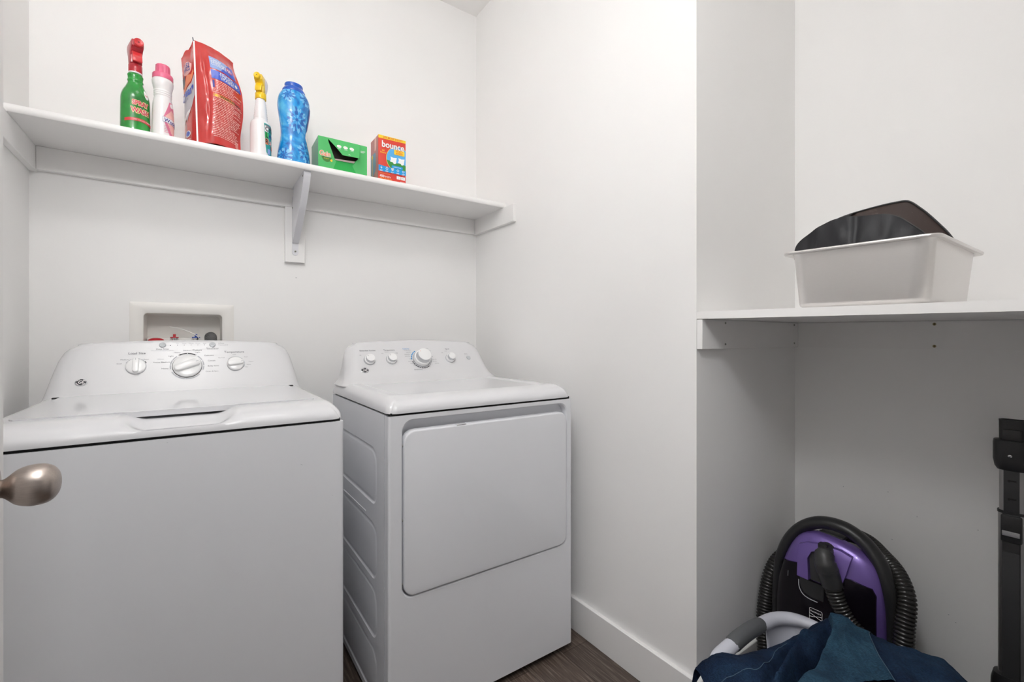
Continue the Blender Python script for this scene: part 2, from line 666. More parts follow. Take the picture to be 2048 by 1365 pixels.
def screw(Mm, p, nx, ny, r=0.0042, mt=None):
    T = fr(p, nx, ny)
    lathe(Mm, [(r, 0), (r, 0.0006), (r * 0.8, 0.0013), (r * 0.3, 0.0016)], mt or ZINC, n=14, T=T)
    box(Mm, -r * .6, r * .6, -r * .12, r * .12, 0.0012, 0.0018, GAP, T=T)
    box(Mm, -r * .12, r * .12, -r * .6, r * .6, 0.0012, 0.0018, GAP, T=T)



# ================================================================== THE SETTING
m = M(); box(m, -1.72, 2.52, -2.52, YB + .12, -0.05, 0, FLOOR); structure(m, 'floor')
m = M(); box(m, -1.72, 2.52, -2.52, YB + .12, ZC, ZC + .08, CEIL); structure(m, 'ceiling')
OX0, OX1, OZ0, OZ1 = -0.150, 0.081, 1.035, 1.186      # opening for the washer outlet box
m = M()
for a in ((XL - .12, OX0, 0, ZC), (OX1, XR + .1, 0, ZC), (OX0, OX1, 0, OZ0), (OX0, OX1, OZ1, ZC)):
    box(m, a[0], a[1], YB, YB + .12, a[2], a[3], WALL)
T = fr((0.334, YB - 0.0003, 1.343), (1, 0, 0), (0, 0, 1))
decal(m, ell(0, 0, .0013, .0018, 10), planar(T), GREY)           # small nail hole in the paint
structure(m, 'wall_back')
m = M(); box(m, XL - .12, XL, -.09, YB, 0, ZC, WALL); structure(m, 'wall_left')
m = M(); box(m, XR, XR + .1, YN, YB, 0, ZC, WALL); structure(m, 'wall_right')
m = M(); box(m, XR + .1, XN + .12, YN, YN + .1, 0, ZC, WALL); structure(m, 'wall_nook_left')
m = M(); box(m, XN, XN + .12, YF, YN, 0, ZC, WALL)
for (y, z) in ((.62, .60), (.30, .565), (.43, .56), (.49, .47), (.36, .30), (.345, .285), (.50, .615)):
    decal(m, ell(0, 0, .0014, .0010, 8), planar(fr((XN, y, z), (0, -1, 0), (0, 0, 1)), .0003), LTGREY)   # scuffs
structure(m, 'wall_nook_back')
m = M()
for a in ((XL, DX0 - .02, 0, ZC), (DX1 + .02, XN + .12, 0, ZC), (DX0 - .02, DX1 + .02, DZ + .02, ZC)):
    box(m, a[0], a[1], -.09, YF, a[2], a[3], WALL)
structure(m, 'wall_front')
m = M()
box(m, DX0 - .02, DX0, -.09, YF, 0, DZ + .02, TRIM); box(m, DX1, DX1 + .02, -.09, YF, 0, DZ + .02, TRIM); box(m, DX0, DX1, -.09, YF, DZ, DZ + .02, TRIM)
structure(m, 'trim_1')
m = M()
box(m, -1.72, -1.6, -2.52, -.09, 0, ZC, WALL); structure(m, 'wall_hall_left')
m = M(); box(m, 2.4, 2.52, -2.52, -.09, 0, ZC, WALL); structure(m, 'wall_hall_right')
m = M(); box(m, -1.6, 2.4, -2.52, -2.4, 0, ZC, WALL); structure(m, 'wall_hall_back')
BH, BT = 0.122, 0.015
for nm, a in (('baseboard_right', (XR - BT, XR, YN - BT, YB - BT)), ('baseboard_back', (XL, XR, YB - BT, YB)), ('baseboard_left', (XL, XL + BT, YF, YB - BT)),
              ('baseboard_nook_left', (XR, XN - BT, YN - BT, YN)), ('baseboard_nook_back', (XN - BT, XN, YF, YN))):
    m = M(); box(m, a[0], a[1], a[2], a[3], 0, BH, TRIM, 0.002, 1); structure(m, nm)

# door leaf standing open along the left side, with its egg knob
m = M(); box(m, DX0 - .035, DX0, .034, .798, .012, DZ - .006, DOORW, .0015, 1)
door = structure(m, 'door_1')
m = M()
T = fr((DX0, .737, .932), (0, 1, 0), (0, 0, 1))        # local z = +X, out of the door face
lathe(m, [(.032, 0), (.033, .003), (.029, .006), (.015, .008)], NICKEL, 40, T=T)
rose = m.build('knob_rose', door)
m = M()
prof = cr([(.0105, .006), (.0100, .0135), (.0130, .018), (.0190, .0245), (.0222, .032), (.0232, .040), (.0222, .048), (.0185, .0545), (.012, .0588), (.005, .0604), (.0002, .0607)], 6)
lathe(m, prof, NICKEL, 48, T=T)
m.build('door_knob', door, label='brushed nickel egg shaped door knob')

# ------------------------------------------------------------------ ceiling lights, those by the door and in the hall added as fill
def ceiling_light(x, y, r, dm, label):
    t = thing('ceiling_light', label, 'ceiling light', (x, y, ZC))
    m = M(); lathe(m, [(r, 0), (r, -.02), (r * .95, -.024), (r * .95, 0)], NICKEL, 48, cap=False); m.build('frame', t)
    m = M(); lathe(m, [(r * .94, -.012)] + [(r * .94 * cos(a), -.018 - .045 * sin(a)) for a in [pi / 2 * k / 10 for k in range(11)]], dm, 48, cap=False); m.build('diffuser', t)
ceiling_light(0.33, 1.20, 0.17, LAMPG, 'round flush ceiling light over the washer and dryer')
ceiling_light(-0.06, 0.42, 0.24, FILLN, 'added round ceiling light just inside the door, unseen fill for the nook')
ceiling_light(-0.55, -0.75, 0.24, FILLH, 'added flush ceiling light in the hall, unseen fill through the doorway')
t = thing('fill_lamp', 'added short bar light over the doorway, unseen fill for the nook', 'fill lamp', (-.05, YF, 2.115))  # made-up bar light, added to fill the nook and low fronts
m = M(); box(m, -.13, .13, .0, .030, -.020, .020, NICKEL, .004); m.build('back_plate', t)
m = M(); tube(m, [(-.14, .062, 0), (-.138, .062, 0), (.138, .062, 0), (.14, .062, 0)], [.030, .036, .036, .030], FILLD, 24); m.build('diffuser', t)

# ================================================================== WALL SHELF
ST, SB, SY = 1.718, 1.697, 1.738            # shelf top, bottom, front edge
sh = thing('wall_shelf', 'long white painted shelf across the back wall above washer and dryer', 'shelf', ((XL + XR) / 2, YB, SB))
ox, oy, oz = (XL + XR) / 2, YB, SB
m = M()
def shelf_sec(u, v):
    return (XL + .001 + (XR - XL - .002) * u - ox, 0, 0)
sec = [(YB - .001, SB), (SY + .004, SB), (SY + .0012, SB + .003), (SY, SB + .0105), (SY + .0012, ST - .003), (SY + .004, ST), (YB - .001, ST)]
loops(m, [[(x - ox, p[0] - oy, p[1] - oz) for p in sec] for x in (XL + .001, XR - .001)], TRIM, cap0=True, cap1=True)
m.build('shelf_board', sh)
m = M(); box(m, XL + .018 - ox, XR - .018 - ox, -.018, 0, 1.623 - oz, SB - oz, TRIM, .0015, 1); m.build('cleat', sh)
m = M(); box(m, XL - ox, XL + .018 - ox, 1.662 - oy, 0, 1.620 - oz, SB - oz, TRIM, .0015, 1); m.build('cleat', sh)
m = M(); box(m, XR - .018 - ox, XR - ox, 1.662 - oy, 0, 1.620 - oz, SB + .002 - oz, TRIM, .0015, 1); m.build('cleat', sh)
m = M(); box(m, .2905 - ox, .364 - ox, -.0215, -.0005, 1.402 - oz, 1.6225 - oz, TRIM, .0015, 1); m.build('backing_block', sh)
# folded steel bracket
BX = .3275
m = M()
wb = .0115
box(m, BX - wb - ox, BX + wb - ox, 1.752 - oy, -.018, SB - .003 - oz, SB - .0002 - oz, BRACK, .0008, 1)      # top flange
b = bmesh.new()
f = b.faces.new([b.verts.new((p[0], p[1], 0)) for p in rrect(2 * wb, 1.668 - 1.430, .0105, 6, 0, (1.668 + 1.430) / 2 - 1.549)])
bmesh.ops.recalc_face_normals(b, faces=b.faces)
r_ = bmesh.ops.extrude_face_region(b, geom=[f])
for v in r_['geom']:
    if isinstance(v, bmesh.types.BMVert):
        v.co.z += .0025
m.bm(b, BRACK, fr((BX - ox, -.0216, 1.549 - oz), (1, 0, 0), (0, 0, 1)))                                     # back flange
# the two side webs of the U: quarter-ellipse outline
top = SB - .003 - oz
web = [(1.757 - oy, top), (1.757 - oy, top - .010)] + [(1.757 - oy + (.250) * (1 - (1 - t) ** 1.0) * (t ** .55), top - .010 - .200 * t ** 1.15) for t in [k / 10 for k in range(1, 11)]]
front = cr([(1.757 - oy, top - .010), (1.782 - oy, top - .045), (1.835 - oy, top - .10), (1.905 - oy, top - .155), (1.975 - oy, top - .205), (1.994 - oy, top - .216)], 5)
poly = [(1.757 - oy, top)] + list(front) + [(1.9985 - oy, top - .20), (1.9985 - oy, top - .06), (1.955 - oy, top)]
for sx in (-1, 1):
    b = bmesh.new()
    f = b.faces.new([b.verts.new((BX - ox + sx * wb, p[0], p[1])) for p in poly])
    e = bmesh.ops.extrude_face_region(b, geom=[f])
    for v in e['geom']:
        if isinstance(v, bmesh.types.BMVert):
            v.co.x -= sx * .0018
    bmesh.ops.triangulate(b, faces=b.faces)
    m.bm(b, BRACK)
# curved strap closing the U along its front
vs, fs = [], []
for p in [(1.7566 - oy, top)] + list(front):
    for dx in (-wb, wb):
        vs.append((BX - ox + dx, p[0] - .0004, p[1] - .0004))
fs = [(2 * k, 2 * k + 1, 2 * k + 3, 2 * k + 2) for k in range(len(front))]
m.add(vs, fs, BRACK)
br = m.build('bracket', sh, label='curved white steel shelf bracket')
for k, (p, nx, ny) in enumerate((((BX - ox, -.0242, 1.446 - oz), (1, 0, 0), (0, 0, 1)), ((BX - ox - wb - .0003, 1.772 - oy, top - .012), (0, -1, 0), (0, 0, 1)),
                                 ((BX - ox - wb - .0003, 1.985 - oy, top - .078), (0, -1, 0), (0, 0, 1)))):
    m = M(); screw(m, p, nx, ny, .0042); m.build('screw', br)

# ================================================================== NOOK SHELF
NT, NB_ = 1.1738, 1.1530
tilt = .0072 / .63
ns = thing('nook_shelf', 'wide white shelf filling the nook above the vacuum cleaner', 'shelf', (XR, YN, NB_))
def npt(x, y, z):                                # the board sags a few millimetres towards its near end
    return (x - XR, y - YN, z - NB_ - (YN - y) * tilt)
m = M()
bx = [(x, y, z) for z in (NB_, NT) for (x, y) in ((XR - .001, YF + .002), (XN - .001, YF + .002), (XN - .001, YN - .001), (XR - .001, YN - .001))]
m.add([npt(*p) for p in bx], [(0, 1, 2, 3), (4, 5, 6, 7), (0, 1, 5, 4), (1, 2, 6, 5), (2, 3, 7, 6), (3, 0, 4, 7)], TRIM)
m.build('shelf_board', ns)
m = M(); box(m, .0005, XN - XR - .018, -.018, -.0005, 1.0665 - NB_, -.0008, TRIM, .001, 1); c1 = m.build('cleat', ns)
m = M()
a = [(XN - .018, YN - .001), (XN - .0005, YN - .001), (XN - .0005, YF + .002), (XN - .018, YF + .002)]
loops(m, [[(p[0] - XR, p[1] - YN, 1.0655 - NB_) for p in a], [npt(p[0], p[1], NB_ - .0008) for p in a]], TRIM, cap0=True, cap1=True)
c2 = m.build('cleat', ns)
for (x, z) in ((1.2965, 1.143), (1.2965, 1.080), (1.735, 1.144), (1.735, 1.080)):
    m = M(); screw(m, (x - XR, -.0181, z - NB_), (1, 0, 0), (0, 0, 1), .0035); m.build('screw', c1)
for (y, z) in ((.387, 1.139), (.387, 1.0745)):
    m = M(); screw(m, (XN - .0181 - XR, y - YN, z - NB_), (0, -1, 0), (0, 0, 1), .0042, BRASSY); m.build('screw', c2, label='yellow zinc screw')

# ================================================================== WASHER OUTLET BOX
ob = thing('washer_outlet_box', 'recessed cream washer outlet box in the back wall behind the washer', 'outlet box', ((OX0 + OX1) / 2, YB, 1.11))
cx, cz = (OX0 + OX1) / 2, 1.11
T = fr((0, 0, 0), (1, 0, 0), (0, 0, 1))            # local x right, y up, z towards the room
hw_, hz0, hz1 = .1147, 1.035 - cz, 1.1845 - cz
def ring(w, z0, z1, r, zz):
    return [(p[0], p[1], zz) for p in rrect(2 * w, z1 - z0, r, 5, 0, (z0 + z1) / 2)]
m = M()
loops(m, [ring(.152, hz0 - .037, hz1 + .038, .004, 0), ring(.152, hz0 - .037, hz1 + .038, .004, .0045), ring(.150, hz0 - .035, hz1 + .036, .004, .006),
          ring(hw_ + .004, hz0 - .004, hz1 + .004, .014, .006), ring(hw_, hz0, hz1, .012, .003), ring(hw_, hz0, hz1, .012, -.02), ring(hw_ - .004, hz0 + .004, hz1 - .004, .012, -.088)], OBOX, T, cap1=True)
m.build('frame', ob)
m = M(); box(m, -hw_ + .006, hw_ - .006, .050, .086, hz0 + .006, 1.0985 - cz, OBOX, .002, T=None); m.build('mounting_ledge', ob)
for (x, mt_) in ((-.0647, VALVER), (-.0002, VALVEB)):
    m = M()
    lathe(m, [(.011, -.03), (.011, -.012), (.008, -.010), (.008, -.004), (.0115, -.003), (.0115, 0)], CHROME, 20, T=Matrix.Translation((x - cx, .047, 1.0985 - cz)))
    vl = m.build('valve', ob)
    m = M(); box(m, x - cx - .0125, x - cx + .0125, .042, .052, 1.0985 - cz, 1.1025 - cz, mt_, .001); box(m, x - cx - .0042, x - cx + .0042, .0425, .0515, 1.1015 - cz, 1.1125 - cz, mt_, .001)
    m.build('valve_handle', vl, label='red valve handle' if mt_ is VALVER else 'blue valve handle')
m = M(); lathe(m, [(.0245, -.02), (.0240, -.010), (.0210, -.005), (.0150, -.0018), (.008, -.0004), (.0005, 0)], VALVER, 32, T=Matrix.Translation((-.1175 - cx, .045, 1.0985 - cz)))
m.build('drain_cap', ob, label='round red drain cap')
m = M()
p = [(.045, 2.051, 1.062), (.045, 2.051, 1.088), (.045, 2.046, 1.1005), (.045, 2.035, 1.098), (.045, 2.016, 1.075), (.045, 1.985, 1.0), (.045, 1.95, .94), (.045, 1.93, .86)]
ribbed(m, p, .0185, .0013, .007, HOSEG, 18)
tag(m.build('drain_hose'), 'grey corrugated drain hose hooked over into the outlet box', 'hose')
m = M()
tube(m, cr([(-.0793, 2.066, 1.1391), (-.058, 2.064, 1.1345), (-.0395, 2.062, 1.1286), (-.015, 2.06, 1.117), (.0045, 2.06, 1.1045), (.010, 2.06, 1.0925), (.004, 2.061, 1.088), (-.005, 2.061, 1.092)], 6), .0016, TIE, 8, flat=.6)
tag(m.build('cable_tie'), 'loose white cable tie poking up beside the blue valve', 'cable tie')


# ================================================================== WASHER AND DRYER
def gfun(t, p=2.3):
    t = min(max(t, 0), 1)
    return (1 - (1 - t) ** p) ** (1 / p)


def nonuni(n, e=2.0):
    return [0.5 * (1 + math.copysign(abs(2 * k / n - 1) ** (1 / e), 2 * k / n - 1)) for k in range(n + 1)]


def sstep(a, b, x):
    t = min(max((x - a) / (b - a), 0), 1)
    return t * t * (3 - 2 * t)


def cover(Mm, hw, depth, z0, z1, fl, sl, mt, scoop=None, dish=None, cr_=.03):
    xs = [-hw + 2 * hw * k for k in nonuni(150, 1.7)]
    ys = [depth * (k / 70) ** 1.7 for k in range(71)]
    vs, fs = [], []
    for y in ys:
        for x in xs:
            e = hw - abs(x)
            px, py = x, y
            if e < cr_ and y < cr_:                # rounded plan corner
                q, w = cr_ - e, cr_ - y
                k = max(q, w) / max(1e-9, hypot(q, w))
                px = math.copysign(hw - cr_ + q * k, x)
                py = cr_ - w * k
            h = gfun(y / fl) * gfun(e / sl, 2.0)
            z = z0 + (z1 - z0) * h
            if dish:
                z -= dish * sstep(.055, .075, e) * sstep(fl * .9, fl * .9 + .03, y)
            if scoop:
                z = scoop(x, y, z)
            vs.append((px, py, z))
    nx = len(xs)
    for j in range(len(ys) - 1):
        for i in range(nx - 1):
            fs.append((j * nx + i, j * nx + i + 1, (j + 1) * nx + i + 1, (j + 1) * nx + i))
    # skirt
    rim = [i for i in range(nx)] + [j * nx + nx - 1 for j in range(1, len(ys))] + [(len(ys) - 1) * nx + i for i in range(nx - 2, -1, -1)] + [j * nx for j in range(len(ys) - 2, 0, -1)]
    o = len(vs)
    for k in rim:
        vs.append((vs[k][0], vs[k][1], z0 - .0005))
    n = len(rim)
    for k in range(n):
        fs.append((rim[k], rim[(k + 1) % n], o + (k + 1) % n, o + k))
    fs.append([o + k for k in range(n)])
    Mm.add(vs, fs, mt)


def console(Mm, mt, zb, zside, zmid, y_at, wprof, yb, R, n=14):
    """control hood: stacked rounded sections; y_at(z) front line, wprof [(v, half width)]"""
    vs_ = [0, .04, .09, .16, .25, .35, .45, .55, .65, .74, .82, .88, .925, .955, .98, 1.0]
    def wv(v):
        for (a, wa), (b_, wb_) in zip(wprof, wprof[1:]):
            if v <= b_:
                return wa + (wb_ - wa) * (v - a) / (b_ - a)
        return wprof[-1][1]
    rings = []
    def section(v, dy=0.0, dz=0.0, dw=0.0):
        w = wv(v) - dw
        pl = []
        xs = [-w, -w]
        ring_ = []
        def zz(x):
            zt = zmid - (zmid - zside) * (x / wprof[0][1]) ** 2
            return zb + (zt - zb) * v + dz
        yf0 = lambda x: y_at(zz(x)) + dy
        ring_.append((-w, yb, zz(-w)))
        ring_.append((-w, (yb + yf0(-w) + R) / 2, zz(-w)))
        for k in range(8):
            a = pi / 2 * k / 7
            x = -w + R * (1 - cos(a))
            ring_.append((x, yf0(x) + R * (1 - sin(a)), zz(x)))
        for k in range(1, n):
            x = -w + R + (2 * w - 2 * R) * k / n
            ring_.append((x, yf0(x), zz(x)))
        for k in range(7, -1, -1):
            a = pi / 2 * k / 7
            x = w - R * (1 - cos(a))
            ring_.append((x, yf0(x) + R * (1 - sin(a)), zz(x)))
        ring_.append((w, (yb + yf0(w) + R) / 2, zz(w)))
        ring_.append((w, yb, zz(w)))
        return ring_
    for v in vs_:
        rings.append(section(v))
    for k in range(1, 6):                                   # rounded top edge
        a = pi / 2 * k / 5
        rings.append(section(1.0, .010 * (1 - cos(a)), .006 * sin(a), .006 * (1 - cos(a))))
    loops(Mm, rings, mt, cap0=True)
    # roof
    last = rings[-1]
    N = len(last)
    vs = list(last)
    fs = [(k, k + 1, N - 2 - k, N - 1 - k) for k in range(N // 2 - 1)]
    Mm.add(vs, fs, mt)


def badge(parent, T, rx, ry):
    m = M()
    lathe(m, [(1.0, 0), (1.0, .0016), (.9, .0026), (.3, .0027), (.001, .0027)], SILVER, 32, sx=rx, sy=ry, T=T)
    f = planar(T, .0031)
    decal(m, ell(0, 0, rx * .86, ry * .86), f, DARK, None)
    f2 = planar(T, .0034)
    for a in (0, pi / 2, pi, 1.5 * pi):
        arcband(m, 0, 0, .68, .80, a + .25, a + 1.1, lambda x, y: T @ Vector((x * rx, y * ry, .0034)), WHITEP, 8)
    text(m, 'GE', 0, ry * .02, ry * 1.15, f2, WHITEP, bold=.01, xs=.85 * rx / ry * .8, shear=.25)
    return m.build('badge', parent)


# ---- washer
WX, WY, WHW, WD = -.023, 1.213, .337, .667
wa = thing('washing_machine', 'white top load washer with three dials, beside the open door', 'washer', (WX, WY, 0))
m = M()
for p in rrect(.02, .02, .002): pass
R0 = [(p[0], p[1] + WD / 2) for p in rrect(2 * WHW, WD, .010, 5)]
loops(m, [[(p[0], p[1], z) for p in R0] for z in (.022, .8845)], ENAMEL, cap0=True, cap1=True)
# a few tiny scuffs in the front's paint
fT = fr((0, -.0004, 0), (1, 0, 0), (0, 0, 1))
for (x, z, s) in ((.232, .79, .006), (.305, .70, .004), (-.03, .878, .004)):
    decal(m, [(x, z), (x + s, z - s * .7), (x + s * 1.02, z - s * .5)], planar(fT, 0), LTGREY)
m.build('cabinet', wa)
m = M(); box(m, -WHW + .008, WHW - .008, .008, WD - .008, .884, .893, GAP); m.build('gap_shade', wa)  # black filler that paints the shade in the gap under the cover
for sx in (-1, 1):
    for y in (.05, WD - .05):
        m = M(); lathe(m, [(.022, 0), (.022, .012), (.012, .014), (.012, .024)], BLACK2, 18, T=Matrix.Translation((sx * (WHW - .05), y, 0))); m.build('foot', wa)

def scoop(x, y, z):
    w = 1 - sstep(.064, .114, abs(x + .002))
    f = .9045 - .0050 * sstep(.014, .045, y) + .0165 * sstep(.040, .102, y)
    if y > .16:
        return z
    return z + (min(z, f) - z) * w
m = M(); cover(m, WHW, WD, .8915, .9315, .092, .034, PLASTIC, scoop=scoop)
m.build('top_cover', wa)
# lid: a slab with softly rounded corners and a tongue that bends down over the handle pocket
m = M()
LW, LF, LB = .287, .105, .545
outline = []
def lid_front(x):
    return LF - .006 * (1 - sstep(.100, .112, abs(x + .002)))
xs = [-LW + 2 * LW * k / 80 for k in range(81)]
def lid_z(x, y):
    tz = .9345
    if y < LF:
        tz -= .0085 * ((LF - y) / .058) ** 1.6
    return tz
rows = 14
vs, fs = [], []
for j in range(rows + 1):
    for x in xs:
        y0 = lid_front(x)
        if abs(x) > LW - .012:
            y0 += .012 * (1 - sqrt(max(0, 1 - ((abs(x) - LW + .012) / .012) ** 2)))
        wch = .03 * sstep(LW - .035, LW, abs(x))
        y = y0 + (LB - wch - y0) * (j / rows) ** 1.6
        vs.append((x, y, lid_z(x, y)))
n_ = len(xs)
for j in range(rows):
    for i in range(n_ - 1):
        fs.append((j * n_ + i, j * n_ + i + 1, (j + 1) * n_ + i + 1, (j + 1) * n_ + i))
rim = list(range(n_)) + [j * n_ + n_ - 1 for j in range(1, rows + 1)] + [rows * n_ + i for i in range(n_ - 2, -1, -1)] + [j * n_ for j in range(rows - 1, 0, -1)]
o_ = len(vs)
for k in rim:
    x, y, z = vs[k]
    dz = .0125 if (y < LF - .004) else .0055
    vs.append((x, y + .001, z - dz))
for k in range(len(rim)):
    fs.append((rim[k], rim[(k + 1) % len(rim)], o_ + (k + 1) % len(rim), o_ + k))
fs.append([o_ + k for k in range(len(rim))])
m.add(vs, fs, PLASTIC)
lid = m.build('lid', wa)
for sx in (-1, 1):
    m = M(); box(m, sx * (LW + .006) - .007, sx * (LW + .006) + .007, LB - .028, LB - .020, .931, .9352, GAP, .001); m.build('hinge', lid)
# control hood
wy = lambda z: .552 + (z - .93) * (.075 / .155) - (.035 * (1 - sstep(.925, .945, z)))
def wy2(z):
    return .552 + (z - .93) * (.075 / .155)
m = M()
console(m, CONSOLE, .915, 1.068, 1.0855, wy2, [(0, .336), (.12, .330), (.5, .318), (.75, .308), (.9, .297), (.96, .286), (1.0, .270)], .662, .045)
CT = fr((0, .552, .93), (1, 0, 0), (0, .075, .155))
F = planar(CT, .0005)
def lab(s, x, y, sz, mt_=GREY, bold=0.0, al='CENTER', xs_=1.12):
    text(m, s, x, y, sz, F, mt_, align=al, bold=bold, xs=xs_)
lab('Load Size', -.1275, .1337, .0098, GREY, .012)
lab('Temperature', .1305, .1337, .0098, GREY, .012)
lab('Deep Rinse', -.065, .1475, .0062, GREY)
lab('Select before setting fabric selector', -.065, .1425, .0036, LTGREY)
lab('Start/Pause', .0685, .1487, .0068, GREY)
lab('Hold 3 Secs to Stop', .0685, .1440, .0034, LTGREY)
lab('Colors', .0260, .1425, .0082, GREY, .012)
lab('Medium', -.0005, .1415, .0062, GREY); lab('Heavy', -.0270, .1345, .0062, GREY); lab('Light', .0270, .1350, .0062, GREY)
lab('Light', -.0430, .1225, .0062, GREY); lab('Whites', -.0690, .1125, .0052, LTGREY); lab('Medium', -.0560, .1015, .0062, GREY); lab('Heavy', -.0575, .0800, .0062, GREY)
lab('Delicates', .0455, .1225, .0062, GREY, al='LEFT'); lab('Casuals', .0550, .1035, .0062, GREY, al='LEFT')
lab('Bulky Items', .0545, .0845, .0060, GREY, al='LEFT'); lab('Drain & Spin', .0490, .0655, .0060, GREY, al='LEFT')
lab('Small', -.1680, .1000, .0052, GREY); lab('Medium', -.1560, .1130, .0055, GREY); lab('Super', -.1040, .1130, .0052, GREY); lab('Precise Fill', -.0870, .1015, .0052, GREY, al='LEFT')
for s, x, y in (('Tap Cold', .0930, .1130), ('Cold', .1300, .1240), ('Cool', .1640, .1145), ('Colors', .1790, .0960), ('Warm', .1720, .0860), ('Hot', .1650, .0770)):
    lab(s, x, y, .0044, GREY)
for k, s in enumerate(('Fill', 'Soak', 'Wash', 'Rinse', 'Spin')):
    x = -.0268 + k * .0183
    lab(s, x, .1668, .0052, LTGREY)
    decal(m, ell(x, .1608, .0011, .0011, 10), F, DARK, None)
decal(m, rect(-.0268, .0464, .1606, .1609), planar(CT, .0003), LTGREY)
decal(m, ell(-.0447, .1602, .0013, .0013, 10), F, DARK, None); decal(m, rect(-.056, -.0447, .1601, .1604), planar(CT, .0003), LTGREY)
decal(m, ell(.0870, .1668, .0011, .0011, 10), F, DARK, None); lab('Pause', .0900, .1668, .0046, GREY, al='LEFT')
decal(m, ell(.0870, .1602, .0011, .0011, 10), F, DARK, None); lab('Lid Locked', .0900, .1602, .0046, GREY, al='LEFT')
arcband(m, 0, .0865, .0425, .0462, radians(58), radians(122), F, DARK)
for a, b_ in ((128, 150), (152, 172), (174, 192), (205, 262), (264, 318), (340, 358), (2, 24), (28, 52)):
    arcband(m, 0, .0865, .0425, .0455, radians(a), radians(b_), F, LTGREY)
for a in (60, 90, 120):
    decal(m, ell(.0443 * cos(radians(a)), .0865 + .0443 * sin(radians(a)), .0012, .0012, 8), planar(CT, .0007), WHITEP, None)
for a, b_, mt_ in ((25, 40, DARK), (48, 64, LTGREY), (70, 110, LTGREY), (116, 132, LTGREY), (138, 152, LTGREY)):
    arcband(m, -.1283, .0892, .0258, .0280, radians(a), radians(b_), F, mt_)
for a, b_ in ((-25, -5), (0, 25), (40, 140)):
    arcband(m, .133, .0895, .0258, .0276, radians(a), radians(b_), F, LTGREY)
pan = m.build('control_panel', wa)
def knob(x, y, r, h, rot, label=None, grip=True):
    m = M()
    T = CT @ Matrix.Translation((x, y, 0)) @ Matrix.Rotation(rot, 4, 'Z')
    lathe(m, [(r, 0), (r, h * .25), (r * .985, h * .34), (r * .93, h * .42), (r * .80, h * .47), (.0005, h * .5)], KNOB, 44, T=T)
    lathe(m, [(r * 1.03, 0), (r * 1.03, .0012), (r * 1.0, .0012)], GAP if r > .03 else LTGREY, 44, T=T, cap=False)
    if grip:
        rslab(m, r * .62, r * 1.86, r * .28, h * .3, h, KNOB, r * .10, T=T)
        decal(m, rect(-.0007, .0007, r * .62, r * .86), planar(T, h + .0003), LTGREY)
    return m.build('dial', wa, **({'label': label} if label else {}))
knob(-.1283, .0892, .0245, .019, radians(0), 'small dial under the Load Size heading')
knob(0, .0862, .0385, .021, radians(-70), 'large central cycle dial')
knob(.133, .0895, .0245, .019, radians(-82), 'small dial under the Temperature heading')
for x in (-.0652, .0685):
    m = M(); T = CT @ Matrix.Translation((x, .1615, 0))
    lathe(m, [(.0085, 0), (.0085, .0015), (.0076, .0030), (.004, .0034), (.0004, .0034)], BUTTON, 28, T=T)
    lathe(m, [(.0092, 0), (.0092, .001), (.0085, .001)], LTGREY, 28, T=T, cap=False)
    if x > 0:
        decal(m, [(-.003, -.002), (-.003, .002), (0, 0)], planar(T, .0037), LTGREY); decal(m, rect(.001, .0018, -.002, .002), planar(T, .0037), LTGREY); decal(m, rect(.0026, .0034, -.002, .002), planar(T, .0037), LTGREY)
    m.build('button', wa)
badge(wa, CT @ Matrix.Translation((-.249, .0443, 0)), .0138, .0112)

# ---- dryer
DXC, DY, DHW, DD = .757, 1.197, .331, .605
dr = thing('clothes_dryer', 'white front load dryer with four dials, in the corner by the right wall', 'dryer', (DXC, DY, 0))
m = M()
RX0, RX1, RZ0, RZ1 = .4625 - DXC, 1.0665 - DXC, .376, .8735
hole = rrect(RX1 - RX0, RZ1 - RZ0, .034, 7, (RX0 + RX1) / 2, (RZ0 + RZ1) / 2)
FT = fr((0, 0, 0), (1, 0, 0), (0, 0, 1))                        # x right, y up, z out to the front
zb_, zt_ = .027, .8855
fb = .008
plate_hole(m, -DHW + fb, DHW - fb, zb_, zt_, hole, ENAMEL, FT)
# rounded front edges
for sx in (-1, 1):
    vs, fs = [], []
    for k in range(6):
        a = pi / 2 * k / 5
        for z in (zb_, zt_):
            vs.append((sx * (DHW - fb + fb * sin(a)), fb - fb * cos(a), z))
    m.add(vs, [(2 * k, 2 * k + 2, 2 * k + 3, 2 * k + 1) for k in range(5)], ENAMEL)
# recess behind the door
def rr(ins, zz, r=.034):
    return [(p[0], p[1], zz) for p in rrect(RX1 - RX0 - 2 * ins, RZ1 - RZ0 - 2 * ins, r, 7, (RX0 + RX1) / 2, (RZ0 + RZ1) / 2)]
loops(m, [rr(0, 0), rr(.002, -.0022), rr(.003, -.0035), rr(.0036, -.026), rr(.006, -.028)], ENAMEL, FT, cap1=True)
